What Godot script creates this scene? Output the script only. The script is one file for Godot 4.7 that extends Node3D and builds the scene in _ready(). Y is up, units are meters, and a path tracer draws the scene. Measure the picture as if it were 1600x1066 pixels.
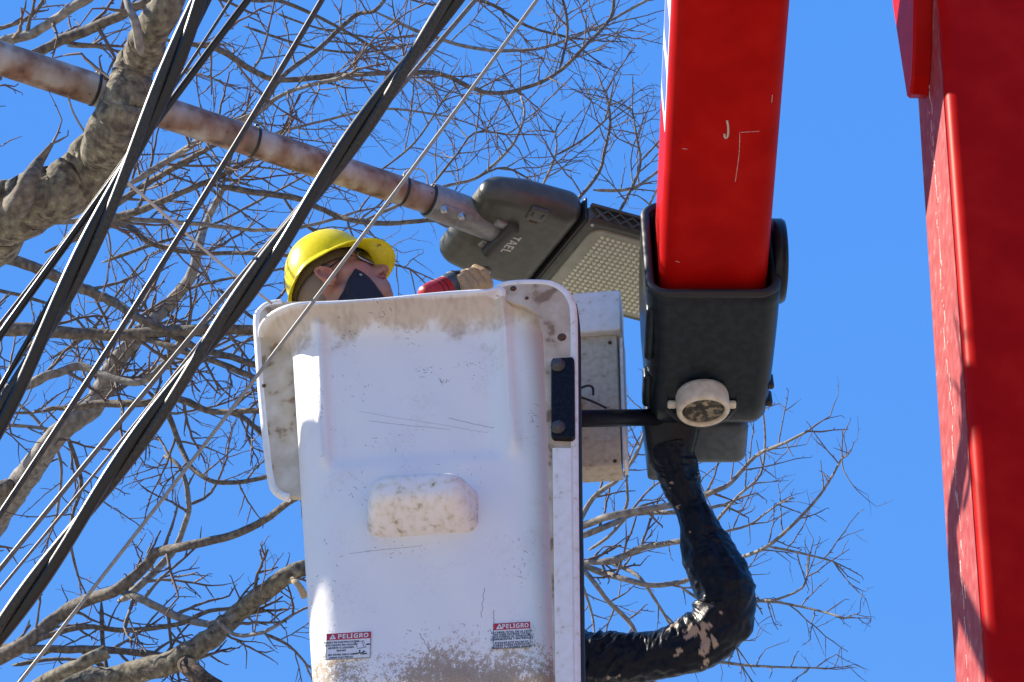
extends Node3D
# A worker in the white bucket of an aerial lift fits a street lamp among bare trees, seen from the street below.
# World: y up, metres. The photographer stands at EYE and looks up by PITCH. sight(x, y, d) is the point that a
# surveyed direction meets at the distance d along the lens axis; every thing gets its own distance and real size.

const PITCH := 33.0
const FOV := 16.0
const EYE := Vector3(0, 1.6, 0)
const STEP := 0.00026367
var fwd := Vector3(0, sin(deg_to_rad(PITCH)), -cos(deg_to_rad(PITCH)))
var upv := Vector3(0, cos(deg_to_rad(PITCH)), sin(deg_to_rad(PITCH)))
var rng := RandomNumberGenerator.new()
var M := {}
var used := {}

class Builder:
	var v := PackedVector3Array()
	var n := PackedVector3Array()
	var idx := PackedInt32Array()
	var c := PackedColorArray()
	var uv := PackedVector2Array()
	var t := Transform3D.IDENTITY
	var col := Color.WHITE
	var flat := false

	func tri(a: int, b: int, d: int) -> void:
		idx.append(a); idx.append(b); idx.append(d)

	func put(p: Vector3) -> int:
		v.append(t * p); c.append(col)
		return v.size() - 1

	# turns the triangles from index number i0 on so that they face outwards
	func outward(i0: int, v0: int) -> void:
		var mid := Vector3.ZERO
		for i in range(v0, v.size()):
			mid += v[i]
		mid /= maxf(1.0, v.size() - v0)
		var vol := 0.0
		for i in range(i0, idx.size(), 3):
			vol += (v[idx[i]] - mid).dot((v[idx[i + 1]] - mid).cross(v[idx[i + 2]] - mid))
		if vol > 0:
			for i in range(i0, idx.size(), 3):
				var k := idx[i]
				idx[i] = idx[i + 1]; idx[i + 1] = k

	# a skin over rings of equal length
	func skin(rings: Array, closed := true, cap_a := true, cap_b := true) -> void:
		var v0 := v.size()
		var i0 := idx.size()
		var m: int = rings[0].size()
		for r in rings:
			for p in r:
				put(p)
		for i in rings.size() - 1:
			for j in (m if closed else m - 1):
				var a := v0 + i * m + j
				var b := v0 + i * m + (j + 1) % m
				tri(a, b, a + m); tri(b, b + m, a + m)
		for k in 2:
			if not [cap_a, cap_b][k]:
				continue
			var base := v0 if k == 0 else v0 + (rings.size() - 1) * m
			var mid := Vector3.ZERO
			for p in rings[0 if k == 0 else rings.size() - 1]:
				mid += p
			var q := put(mid / m)
			for j in m:
				if k == 0:
					tri(base + (j + 1) % m, base + j, q)
				else:
					tri(base + j, base + (j + 1) % m, q)
		outward(i0, v0)

	func tube(pts: Array, radii: Array, sides := 8, caps := true, turn := 0.0) -> void:
		var rings := []
		var side := Vector3.ZERO
		for i in pts.size():
			var a: Vector3 = pts[maxi(i - 1, 0)]
			var b: Vector3 = pts[mini(i + 1, pts.size() - 1)]
			var dir := (b - a).normalized()
			if side == Vector3.ZERO:
				side = dir.cross(Vector3(0.31, 0.2, 0.93)).normalized()
			side = (side - dir * side.dot(dir)).normalized()
			var up := dir.cross(side)
			var ring := PackedVector3Array()
			for j in sides:
				var w := TAU * j / sides + turn
				ring.append(pts[i] + (side * cos(w) + up * sin(w)) * radii[i])
			rings.append(ring)
		skin(rings, true, caps, caps)

	# profile: [radius, height] pairs turned about the axis that runs from a towards b
	func lathe(a: Vector3, axis: Vector3, profile: Array, sides := 24) -> void:
		var z := axis.normalized()
		var x := z.cross(Vector3(0.31, 0.2, 0.93)).normalized()
		var y := z.cross(x)
		var rings := []
		for p in profile:
			var ring := PackedVector3Array()
			for j in sides:
				var w := TAU * j / sides
				ring.append(a + z * p[1] + (x * cos(w) + y * sin(w)) * p[0])
			rings.append(ring)
		skin(rings, true, profile[0][0] > 0.0005, profile[-1][0] > 0.0005)

	func shape(p: Vector3) -> Vector3:
		return p

	# a box with rounded edges; shape() may be overridden to bend it
	func rounded(size: Vector3, r: float, seg := 3) -> void:
		var h := size / 2
		r = minf(r, minf(h.x, minf(h.y, h.z)) * 0.999)
		var lines := []
		for k in 3:
			var l := []
			for i in seg + 1:
				l.append(-h[k] + r * i / seg)
			var inner := h[k] * 2 - r * 2
			var cuts := clampi(int(inner / 0.05), 1, 12)
			for i in range(1, cuts):
				l.append(-h[k] + r + inner * i / cuts)
			for i in seg + 1:
				l.append(h[k] - r + r * i / seg)
			lines.append(l)
		var i0 := idx.size()
		var v0 := v.size()
		for k in 3:
			var a := (k + 1) % 3
			var b := (k + 2) % 3
			for s in [-1.0, 1.0]:
				var base := v.size()
				for i in lines[a].size():
					for j in lines[b].size():
						var p := Vector3.ZERO
						p[k] = s * h[k]; p[a] = lines[a][i]; p[b] = lines[b][j]
						var q := p.clamp(-h + Vector3.ONE * r, h - Vector3.ONE * r)
						p = q + (p - q).normalized() * r
						put(shape(p))
				var w: int = lines[b].size()
				for i in lines[a].size() - 1:
					for j in w - 1:
						var o: int = base + i * w + j
						if s > 0:
							tri(o, o + w, o + 1); tri(o + w, o + w + 1, o + 1)
						else:
							tri(o, o + 1, o + w); tri(o + w, o + 1, o + w + 1)
		outward(i0, v0)

	# a flat outline with thickness, its edge chamfered by e
	func plate(outline: PackedVector2Array, z0: float, z1: float, e := 0.0) -> void:
		var i0 := idx.size()
		var v0 := v.size()
		var inner := PackedVector2Array()
		var m := outline.size()
		for i in m:
			var d := (outline[(i + 1) % m] - outline[(i + m - 1) % m]).normalized()
			var q := outline[i] + Vector2(-d.y, d.x) * e
			inner.append(q)
		if e > 0 and not Geometry2D.is_point_in_polygon(inner[0], outline):
			for i in m:
				inner[i] = outline[i] * 2 - inner[i]
		var levels := [[inner, z0], [outline, z0 + e], [outline, z1 - e], [inner, z1]] if e > 0 else [[outline, z0], [outline, z1]]
		for l in levels:
			for p in l[0]:
				put(Vector3(p.x, p.y, l[1]))
		for i in levels.size() - 1:
			for j in m:
				var a := v0 + i * m + j
				var b := v0 + i * m + (j + 1) % m
				tri(a, b, a + m); tri(b, b + m, a + m)
		var tris := Geometry2D.triangulate_polygon(inner if e > 0 else outline)
		# caps: compare with the wall winding, which outward() settles for the whole
		var ccw := not Geometry2D.is_polygon_clockwise(outline)
		var last := v0 + (levels.size() - 1) * m
		for i in range(0, tris.size(), 3):
			var p := outline[tris[i]]
			var q := outline[tris[i + 1]]
			var r := outline[tris[i + 2]]
			var pos := (q - p).cross(r - p) > 0
			var order := [0, 1, 2] if pos == ccw else [0, 2, 1]
			tri(v0 + tris[i + order[0]], v0 + tris[i + order[2]], v0 + tris[i + order[1]])
			tri(last + tris[i + order[0]], last + tris[i + order[1]], last + tris[i + order[2]])
		outward(i0, v0)

	func mesh(m: Material) -> ArrayMesh:
		var arr := []
		arr.resize(Mesh.ARRAY_MAX)
		arr[Mesh.ARRAY_VERTEX] = v
		arr[Mesh.ARRAY_COLOR] = c
		arr[Mesh.ARRAY_INDEX] = idx
		if uv.size() == v.size():
			arr[Mesh.ARRAY_TEX_UV] = uv
		var am := ArrayMesh.new()
		am.add_surface_from_arrays(Mesh.PRIMITIVE_TRIANGLES, arr)
		var st := SurfaceTool.new()
		st.create_from(am, 0)
		if flat:
			st.deindex()
			var arrays := st.commit_to_arrays()
			var vs: PackedVector3Array = arrays[Mesh.ARRAY_VERTEX]
			var ns := PackedVector3Array()
			ns.resize(vs.size())
			for i in range(0, vs.size(), 3):
				var q := (vs[i] - vs[i + 2]).cross(vs[i] - vs[i + 1]).normalized()
				ns[i] = q; ns[i + 1] = q; ns[i + 2] = q
			arrays[Mesh.ARRAY_NORMAL] = ns
			var fm := ArrayMesh.new()
			fm.add_surface_from_arrays(Mesh.PRIMITIVE_TRIANGLES, arrays)
			fm.surface_set_material(0, m)
			return fm
		st.generate_normals()
		st.set_material(m)
		return st.commit()

class LampHousing extends Builder:
	func shape(p: Vector3) -> Vector3:
		var e := smoothstep(0.02, 0.15, -p.x)
		return Vector3(p.x, p.y * (1 - 0.13 * e), p.z * (1 - 0.12 * e) + (0.004 if p.z < 0 else 0.0) * e)

class Tapered extends Builder:
	var by := 0.0
	var rise := 0.0
	func shape(p: Vector3) -> Vector3:
		return Vector3(p.x * (1 + by * p.y), p.y + rise * p.z * p.y, p.z)

func sight(x: float, y: float, d: float) -> Vector3:
	return EYE + d * (fwd + Vector3((x - 800.0) * STEP, 0, 0) + upv * ((533.0 - y) * STEP))

# where the surveyed direction meets the plane z = depth of a frame, in that frame
func on_plane(f: Transform3D, x: float, y: float, depth := 0.0) -> Vector3:
	var inv := f.affine_inverse()
	var o := inv * EYE
	var d := inv.basis * (sight(x, y, 1.0) - EYE)
	return o + d * ((depth - o.z) / d.z)

func numbered(called: String) -> String:
	if not used.has(called):
		used[called] = 0
		return called
	used[called] += 1
	return "%s_%03d" % [called, used[called]]

func part(called: String, b, m: Material, parent: Node) -> MeshInstance3D:
	var o := MeshInstance3D.new()
	o.name = called
	o.mesh = b.mesh(m) if b is Builder else b
	parent.add_child(o, true)
	return o

func thing(called: String, label: String, category: String, at := Transform3D.IDENTITY, group := "") -> Node3D:
	var o := Node3D.new()
	o.name = numbered(called)
	add_child(o)
	o.transform = at
	o.set_meta("label", label); o.set_meta("category", category)
	if group:
		o.set_meta("group", group)
	return o

func single(called: String, b, m: Material, label: String, category: String, group := "") -> MeshInstance3D:
	var o := part(numbered(called), b, m, self)
	o.set_meta("label", label); o.set_meta("category", category)
	if group:
		o.set_meta("group", group)
	return o

func srgb(r: float, g: float, b: float) -> Color:
	return Color(r, g, b).linear_to_srgb()

func noise_tex(seed_: int, freq: float, ramp: Array, octaves := 4, size := 512, type := FastNoiseLite.TYPE_SIMPLEX_SMOOTH) -> NoiseTexture2D:
	var f := FastNoiseLite.new()
	f.seed = seed_; f.frequency = freq; f.noise_type = type
	f.fractal_type = FastNoiseLite.FRACTAL_FBM; f.fractal_octaves = octaves
	var t := NoiseTexture2D.new()
	t.width = size; t.height = size; t.seamless = true; t.noise = f; t.generate_mipmaps = false
	if ramp:
		var g := Gradient.new()
		var offs := PackedFloat32Array(); var cols := PackedColorArray()
		for r in ramp:
			offs.append(r[0]); cols.append(r[1])
		g.offsets = offs; g.colors = cols
		t.color_ramp = g
	return t

func bump_tex(seed_: int, freq: float, strength: float, octaves := 4, size := 512, type := FastNoiseLite.TYPE_SIMPLEX_SMOOTH) -> NoiseTexture2D:
	var t := noise_tex(seed_, freq, [], octaves, size, type)
	t.as_normal_map = true; t.bump_strength = strength
	return t

# colours are linear; tiles is repeats per metre
func mat(rough: float, ramp: Array, freq := 0.02, tiles := 2.0, bump := 0.0, metal := 0.0, seed_ := 1) -> StandardMaterial3D:
	var m := StandardMaterial3D.new()
	m.roughness = rough; m.metallic = metal
	m.uv1_triplanar = true
	m.uv1_scale = Vector3.ONE * tiles
	if ramp.size() == 1:
		m.albedo_color = ramp[0]
	else:
		m.albedo_texture = noise_tex(seed_, freq, ramp)
	if bump > 0:
		m.normal_enabled = true
		m.normal_texture = bump_tex(seed_ + 7, freq * 1.5, bump)
	return m

func smooth(points: Array, per: int) -> Array:
	var out := []
	for i in points.size() - 1:
		var a: Vector3 = points[maxi(i - 1, 0)]
		var b: Vector3 = points[i]
		var d: Vector3 = points[i + 1]
		var e: Vector3 = points[mini(i + 2, points.size() - 1)]
		for k in per:
			out.append(b.cubic_interpolate(d, a, e, float(k) / per))
	out.append(points[-1])
	return out

func fill(n: int, value: float) -> Array:
	var a := []
	a.resize(n); a.fill(value)
	return a

func ring_rect(x0: float, x1: float, y0: float, y1: float, r: float, seg := 6) -> PackedVector2Array:
	var out := PackedVector2Array()
	for k in 4:
		var cx: float = [x1 - r, x0 + r, x0 + r, x1 - r][k]
		var cy: float = [y1 - r, y1 - r, y0 + r, y0 + r][k]
		for i in seg + 1:
			var w := PI / 2 * (k + float(i) / seg)
			out.append(Vector2(cx + r * cos(w), cy + r * sin(w)))
	return out

func _ready() -> void:
	rng.seed = 20240
	var cam := Camera3D.new()
	cam.name = "camera"
	add_child(cam)
	cam.position = EYE
	cam.rotation_degrees = Vector3(PITCH, 0, 0)
	cam.fov = FOV; cam.near = 0.05; cam.far = 600.0
	cam.current = true

	var sky_mat := ProceduralSkyMaterial.new()
	sky_mat.sky_top_color = Color(0.285, 0.53, 0.855)
	sky_mat.sky_horizon_color = Color(0.52, 0.71, 0.90)
	sky_mat.sky_curve = 0.16
	sky_mat.ground_bottom_color = Color(0.42, 0.40, 0.37)
	sky_mat.ground_horizon_color = Color(0.52, 0.52, 0.52)
	sky_mat.sun_angle_max = 1.0
	var env := Environment.new()
	env.background_mode = Environment.BG_SKY
	env.sky = Sky.new()
	env.sky.sky_material = sky_mat
	env.background_energy_multiplier = 0.61
	env.ambient_light_source = Environment.AMBIENT_SOURCE_SKY
	env.tonemap_mode = Environment.TONE_MAPPER_LINEAR
	env.tonemap_exposure = 2.2
	env.sdfgi_enabled = true; env.ssao_enabled = true; env.ssil_enabled = true
	var we := WorldEnvironment.new()
	we.name = "world_environment"
	we.environment = env
	add_child(we)

	var sun := DirectionalLight3D.new()
	sun.name = "sun"
	add_child(sun)
	var towards := Vector3(-0.74, 0.62, -0.17).normalized()
	sun.look_at_from_position(towards * 20.0, Vector3.ZERO, Vector3.UP)
	sun.light_color = Color(1.0, 0.95, 0.87)
	sun.light_energy = 1.6
	sun.light_angular_distance = 0.5
	sun.shadow_enabled = true

	materials()
	ground()
	trees()
	street_lamp()
	booms()
	bucket()
	worker()
	cables()

func materials() -> void:
	M.paving = mat(0.9, [[0.25, srgb(0.27, 0.245, 0.205)], [0.75, srgb(0.35, 0.315, 0.265)]], 0.03, 0.4)
	M.bark = mat(0.92, [[0.25, srgb(0.07, 0.058, 0.048)], [0.5, srgb(0.125, 0.108, 0.090)], [0.7, srgb(0.175, 0.155, 0.128)], [0.85, srgb(0.25, 0.23, 0.185)]], 0.014, 5.0, 5.0, 0.0, 3)
	M.bark_pale = mat(0.9, [[0.25, srgb(0.13, 0.12, 0.11)], [0.5, srgb(0.21, 0.197, 0.178)], [0.8, srgb(0.30, 0.29, 0.265)]], 0.014, 5.0, 4.0, 0.0, 5)
	M.bark_lichen = mat(0.93, [[0.22, srgb(0.05, 0.042, 0.034)], [0.42, srgb(0.125, 0.108, 0.086)], [0.58, srgb(0.20, 0.178, 0.14)], [0.68, srgb(0.165, 0.165, 0.085)], [0.80, srgb(0.31, 0.29, 0.235)]], 0.016, 4.0, 7.0, 0.0, 8)
	M.dead_wood = mat(0.95, [[0.3, srgb(0.020, 0.014, 0.010)], [0.55, srgb(0.06, 0.040, 0.027)], [0.75, srgb(0.15, 0.10, 0.068)]], 0.012, 5.0, 5.0, 0.0, 10)
	M.cut_wood = mat(0.9, [[0.3, srgb(0.30, 0.22, 0.13)], [0.7, srgb(0.45, 0.36, 0.24)]], 0.03, 6.0)
	M.twig = StandardMaterial3D.new()
	M.twig.vertex_color_use_as_albedo = true
	M.twig.roughness = 0.85
	M.pipe = mat(0.62, [[0.20, srgb(0.07, 0.032, 0.020)], [0.34, srgb(0.19, 0.10, 0.065)], [0.48, srgb(0.24, 0.165, 0.125)], [0.60, srgb(0.31, 0.265, 0.235)], [0.8, srgb(0.40, 0.375, 0.36)]], 0.009, 2.2, 1.2, 0.0, 21)
	M.rust = mat(0.9, [[0.3, srgb(0.045, 0.025, 0.018)], [0.7, srgb(0.13, 0.06, 0.035)]], 0.04, 8.0)
	M.tie = mat(0.45, [srgb(0.012, 0.012, 0.013)])
	M.grey_paint = mat(0.33, [[0.3, srgb(0.062, 0.065, 0.052)], [0.7, srgb(0.080, 0.083, 0.068)]], 0.012, 4.0, 0.0, 0.0, 31)
	M.grey_paint.metallic_specular = 0.4
	M.spigot = mat(0.4, [[0.3, srgb(0.19, 0.20, 0.20)], [0.7, srgb(0.25, 0.26, 0.26)]], 0.02, 4.0, 0.15, 0.2, 33)
	M.panel = mat(0.34, [[0.3, srgb(0.26, 0.26, 0.19)], [0.7, srgb(0.30, 0.30, 0.225)]], 0.01, 4.0)
	M.lens = mat(0.12, [srgb(0.72, 0.70, 0.52)])
	M.lens.clearcoat_enabled = true
	M.steel = mat(0.3, [[0.3, srgb(0.42, 0.42, 0.42)], [0.7, srgb(0.60, 0.60, 0.60)]], 0.03, 9.0, 0.0, 0.9)
	M.black = mat(0.55, [srgb(0.014, 0.015, 0.016)])
	M.print = mat(0.6, [srgb(0.55, 0.55, 0.50)])
	M.red = mat(0.42, [[0.25, srgb(0.36, 0.0035, 0.0030)], [0.6, srgb(0.40, 0.0045, 0.0035)], [0.85, srgb(0.43, 0.007, 0.005)]], 0.008, 1.5, 0.12, 0.0, 41)
	M.red.metallic_specular = 0.16
	M.red_worn = mat(0.5, [[0.3, srgb(0.34, 0.006, 0.005)], [0.72, srgb(0.42, 0.014, 0.012)], [0.82, srgb(0.60, 0.20, 0.17)], [0.9, srgb(0.70, 0.45, 0.40)]], 0.03, 3.0, 0.8, 0.0, 43)
	M.red_worn.metallic_specular = 0.2
	M.plastic = mat(0.30, [[0.3, srgb(0.006, 0.012, 0.016)], [0.7, srgb(0.012, 0.021, 0.027)]], 0.02, 3.0, 0.25, 0.0, 51)
	M.plastic.metallic_specular = 0.35
	M.plastic_pale = mat(0.42, [[0.3, srgb(0.045, 0.065, 0.078)], [0.7, srgb(0.065, 0.090, 0.10)]], 0.02, 3.0, 0.3, 0.0, 53)
	M.ivory = mat(0.45, [[0.25, srgb(0.56, 0.49, 0.35)], [0.7, srgb(0.72, 0.67, 0.53)]], 0.01, 6.0)
	M.soot = mat(0.6, [[0.40, srgb(0.02, 0.018, 0.013)], [0.52, srgb(0.07, 0.06, 0.035)], [0.66, srgb(0.34, 0.29, 0.18)]], 0.012, 6.0)
	M.sleeve = StandardMaterial3D.new()
	M.sleeve.vertex_color_use_as_albedo = true
	M.sleeve.roughness = 0.36; M.sleeve.metallic_specular = 0.3
	M.sleeve.normal_enabled = true
	M.sleeve.normal_texture = bump_tex(61, 0.012, 1.0)
	M.sleeve.uv1_triplanar = true; M.sleeve.uv1_scale = Vector3.ONE * 5
	M.white = mat(0.42, [[0.14, srgb(0.60, 0.55, 0.45)], [0.26, srgb(0.74, 0.73, 0.69)], [0.8, srgb(0.80, 0.80, 0.79)]], 0.02, 3.0, 0.3, 0.0, 71)
	M.film = mat(0.6, [[0.18, srgb(0.24, 0.155, 0.085)], [0.32, srgb(0.44, 0.345, 0.235)], [0.6, srgb(0.51, 0.42, 0.31)], [0.85, srgb(0.57, 0.49, 0.385)]], 0.008, 3.0, 0.2, 0.0, 73)
	M.cream = mat(0.5, [[0.10, srgb(0.22, 0.16, 0.09)], [0.20, srgb(0.44, 0.37, 0.25)], [0.7, srgb(0.53, 0.475, 0.35)]], 0.02, 4.0, 0.2, 0.0, 75)
	M.navy = mat(0.4, [[0.3, srgb(0.006, 0.007, 0.012)], [0.7, srgb(0.011, 0.013, 0.021)]], 0.03, 5.0)
	M.navy.metallic_specular = 0.25
	M.gasket = mat(0.7, [srgb(0.03, 0.03, 0.03)])
	M.decal_white = mat(0.4, [[0.3, srgb(0.66, 0.68, 0.70)], [0.7, srgb(0.76, 0.77, 0.78)]], 0.03, 8.0)
	M.decal_red = mat(0.4, [[0.2, srgb(0.36, 0.12, 0.11)], [0.4, srgb(0.42, 0.02, 0.045)], [0.7, srgb(0.48, 0.025, 0.05)]], 0.03, 8.0)
	M.decal_blue = mat(0.4, [srgb(0.06, 0.12, 0.42)])
	M.scuff = mat(0.7, [[0.3, srgb(0.40, 0.16, 0.14)], [0.7, srgb(0.62, 0.48, 0.44)]], 0.04, 8.0)
	M.film_pale = mat(0.6, [[0.18, srgb(0.26, 0.18, 0.10)], [0.30, srgb(0.48, 0.40, 0.28)], [0.6, srgb(0.55, 0.48, 0.37)], [0.85, srgb(0.62, 0.57, 0.46)]], 0.008, 3.0, 0.2, 0.0, 74)
	M.pocket = mat(0.42, [[0.10, srgb(0.22, 0.16, 0.10)], [0.17, srgb(0.50, 0.44, 0.34)], [0.30, srgb(0.70, 0.66, 0.58)], [0.55, srgb(0.80, 0.79, 0.77)]], 0.02, 3.0, 0.2, 0.0, 77)
	M.bolt = mat(0.5, [[0.3, srgb(0.05, 0.05, 0.055)], [0.7, srgb(0.10, 0.10, 0.10)]], 0.04, 12.0, 1.0, 0.4)
	M.wire_dark = mat(0.4, [[0.3, srgb(0.02, 0.018, 0.018)], [0.7, srgb(0.06, 0.055, 0.055)]], 0.03, 6.0)
	M.socket = mat(0.6, [srgb(0.045, 0.045, 0.04)])
	M.ink = mat(0.5, [srgb(0.03, 0.035, 0.06)])
	M.grime = mat(0.9, [srgb(0.10, 0.10, 0.10)])
	M.cable = mat(0.33, [[0.3, srgb(0.004, 0.004, 0.004)], [0.7, srgb(0.010, 0.0095, 0.009)]], 0.03, 6.0, 0.6)
	M.cable_worn = mat(0.42, [[0.3, srgb(0.010, 0.009, 0.008)], [0.7, srgb(0.038, 0.034, 0.028)]], 0.04, 8.0, 0.6)
	M.wire_grey = mat(0.5, [[0.3, srgb(0.10, 0.088, 0.08)], [0.7, srgb(0.17, 0.155, 0.145)]], 0.03, 6.0)
	M.wire_pale = mat(0.5, [[0.3, srgb(0.22, 0.215, 0.195)], [0.7, srgb(0.30, 0.29, 0.27)]], 0.03, 6.0)
	M.rope = mat(0.8, [srgb(0.50, 0.46, 0.38)])
	M.helmet = mat(0.3, [[0.25, srgb(0.72, 0.60, 0.010)], [0.75, srgb(0.80, 0.70, 0.015)]], 0.02, 6.0)
	M.helmet.metallic_specular = 0.3
	M.band = mat(0.8, [[0.3, srgb(0.07, 0.05, 0.02)], [0.7, srgb(0.13, 0.095, 0.045)]], 0.04, 10.0)
	M.skin = StandardMaterial3D.new()
	M.skin.vertex_color_use_as_albedo = true
	M.skin.roughness = 0.5
	M.cloth = mat(0.85, [[0.3, srgb(0.008, 0.009, 0.018)], [0.7, srgb(0.014, 0.016, 0.030)]], 0.05, 10.0, 3.0)
	M.dark_glass = mat(0.08, [srgb(0.012, 0.014, 0.018)])
	M.glove = mat(0.85, [[0.3, srgb(0.36, 0.27, 0.15)], [0.7, srgb(0.54, 0.43, 0.27)]], 0.04, 10.0, 4.0)
	M.tool_grey = mat(0.35, [[0.3, srgb(0.03, 0.045, 0.065)], [0.7, srgb(0.10, 0.13, 0.16)]], 0.04, 10.0)
	M.sun_tint_red = mat(0.6, [[0.25, srgb(0.27, 0.012, 0.013)], [0.5, srgb(0.29, 0.030, 0.032)], [0.78, srgb(0.31, 0.055, 0.053)], [0.92, srgb(0.42, 0.20, 0.18)]], 0.02, 2.0, 0.3, 0.0, 44)  # paler red with the sun's glare on the boom flank in its colour
	M.tool_red = mat(0.4, [srgb(0.50, 0.02, 0.025)])

func ground() -> void:
	var p := PlaneMesh.new()
	p.size = Vector2(900, 900)
	p.material = M.paving
	var g := MeshInstance3D.new()
	g.name = "ground"; g.mesh = p
	add_child(g)
	g.set_meta("kind", "structure")

func meet(x: float, y: float, at: Vector3, normal: Vector3) -> Vector3:
	var d := sight(x, y, 1.0) - EYE
	return EYE + d * ((at - EYE).dot(normal) / d.dot(normal))

func text_mesh(words: String, height: float, m: Material, weight := 700, deep := 0.0006) -> TextMesh:
	var t := TextMesh.new()
	var f := SystemFont.new()
	f.font_names = PackedStringArray(["Droid Sans"])
	f.font_weight = weight
	t.font = f
	t.text = words
	t.font_size = 32
	t.pixel_size = height / 23.0
	t.depth = deep
	t.curve_step = 2.0
	t.material = m
	return t

func lettering(called: String, words: String, height: float, at: Transform3D, m: Material, parent: Node, weight := 700) -> MeshInstance3D:
	var o := part(called, text_mesh(words, height, m, weight), m, parent)
	o.transform = at
	return o

func street_lamp() -> void:
	var a := Vector3(cos(deg_to_rad(24.5)), 0, -sin(deg_to_rad(24.5)))
	var w := Vector3(a.z, 0, -a.x)
	var f := Transform3D(Basis(a, w, Vector3.UP), Vector3.ZERO)
	f.origin = Vector3(0, 1.6 + 3.72, 0)
	f.origin = f * on_plane(f, 842, 436) - w * 0.110
	var wide := 0.385
	var lamp := thing("street_lamp", "grey LED street lamp on a rusty arm above the bucket", "street lamp", f)
	# housing with rounded end
	var b: Builder = LampHousing.new()
	b.t.origin = Vector3(-0.142, 0, 0.050)
	b.rounded(Vector3(0.28, wide, 0.10), 0.044, 6)
	var housing := part("housing", b, M.grey_paint, lamp)
	# lid latch with its two slots
	b = Builder.new()
	b.t.origin = Vector3(-0.13, -wide / 2 + 0.035, 0.0)
	b.rounded(Vector3(0.05, 0.05, 0.012), 0.005, 2)
	var latch := part("latch", b, M.grey_paint, housing)
	for s in [-0.014, 0.014]:
		b = Builder.new()
		b.t.origin = Vector3(-0.13 + s, -wide / 2 + 0.032, -0.006)
		b.rounded(Vector3(0.006, 0.018, 0.003), 0.0014, 2)
		part("slot", b, M.black, housing)
	b = Builder.new()
	b.t.origin = Vector3(-0.125, -wide / 2 + 0.068, 0.001)
	b.rounded(Vector3(0.024, 0.012, 0.007), 0.003, 2)
	part("catch", b, M.rust, housing)
	# lens module
	b = Builder.new()
	b.t.origin = Vector3(0.272, 0, 0.026)
	b.rounded(Vector3(0.536, wide * 0.99, 0.050), 0.012, 3)
	var module := part("lens_module", b, M.grey_paint, lamp)
	b = Builder.new()
	b.t.origin = Vector3(0.0, 0, 0.040)
	b.rounded(Vector3(0.007, wide * 0.97, 0.07), 0.003, 2)
	part("seam", b, M.black, lamp)
	b = Builder.new()
	var edge := ring_rect(0.03, 0.52, -wide / 2 + 0.026, wide / 2 - 0.026, 0.035, 6)
	b.flat = true
	b.plate(edge, -0.004, 0.004, 0.003)
	part("lens_panel", b, M.panel, module)
	b = Builder.new()
	for i in 28:
		for j in 18:
			var c := Vector3(0.068 + i * 0.0158, -0.1403 + j * 0.0165, -0.0035)
			if c.x > 0.505:
				continue
			b.lathe(c, Vector3(0, 0, -1), [[0.0062, -0.001], [0.0058, 0.0018], [0.0036, 0.0044], [0.0, 0.0052]], 8)
	var dots := part("lens_dots", b, M.lens, module)
	dots.set_meta("kind", "stuff")
	# cooling fins: a zigzag lattice along the near edge
	for k in 2:
		b = Builder.new()
		var pts := []
		for i in 15:
			pts.append(Vector3(0.02 + i * 0.036, -wide / 2 - 0.006, 0.008 + 0.03 * ((i + k) % 2)))
		b.tube(pts, fill(15, 0.0042), 5)
		part("cooling_fin", b, M.grey_paint, module)
	b = Builder.new()
	b.t.origin = Vector3(0.272, -wide / 2 - 0.006, 0.044)
	b.rounded(Vector3(0.53, 0.014, 0.010), 0.003, 2)
	part("fin_rail", b, M.grey_paint, module)
	# the screws at the lens corners
	for c in [Vector2(0.022, -wide / 2 + 0.018), Vector2(0.022, wide / 2 - 0.018)]:
		b = Builder.new()
		b.lathe(Vector3(c.x, c.y, 0.002), Vector3(0, 0, -1), [[0.005, 0], [0.005, 0.003], [0.003, 0.005], [0, 0.005]], 10)
		part("screw", b, M.steel, module)
	# print on the housing, read from below
	var facing := Basis(Vector3(0, 1, 0), Vector3(1, 0, 0), Vector3(0, 0, -1))
	var tp := on_plane(f, 798, 382)
	lettering("brand_print", "TAEL", 0.026, Transform3D(facing, Vector3(tp.x, tp.y, -0.0005)), M.print, housing)
	lettering("small_print", "220-240V 50Hz IP66", 0.0085, Transform3D(facing, Vector3(tp.x - 0.024, tp.y - 0.004, -0.0002)), M.print, housing, 400)
	tp = on_plane(f, 774, 375)
	b = Builder.new()
	b.t.origin = Vector3(tp.x, tp.y, 0.001)
	b.rounded(Vector3(0.016, 0.046, 0.004), 0.001, 1)
	part("type_plate", b, M.black, housing)
	# arm: pipe, spigot, clamp
	var inv := f.affine_inverse()
	var p0 := on_plane(f, 0, 91, 0.035)
	var p1 := on_plane(f, 672, 313, 0.035)
	var p2 := on_plane(f, 776, 352, 0.035)
	var back := p0 - (p1 - p0).normalized() * 1.5
	b = Builder.new()
	var pts := []
	var radii := []
	for i in 41:
		pts.append(back.lerp(p1, i / 40.0)); radii.append(lerpf(0.046, 0.0375, i / 40.0))
	b.tube(pts, radii, 28)
	var arm := part("arm", b, M.pipe, lamp)
	b = Builder.new()
	var dir := (p2 - p1).normalized()
	b.lathe(p1 - dir * 0.002, dir, [[0.036, 0.0], [0.0455, 0.0], [0.047, 0.003], [0.047, p1.distance_to(p2)], [0.03, p1.distance_to(p2) + 0.03]], 32)
	var spigot := part("spigot", b, M.spigot, lamp)
	b = Builder.new()
	b.lathe(p1 - dir * 0.006, dir, [[0.039, 0.0], [0.0435, 0.0], [0.0435, 0.006], [0.039, 0.006]], 28)
	part("gap_ring", b, M.black, lamp)
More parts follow.
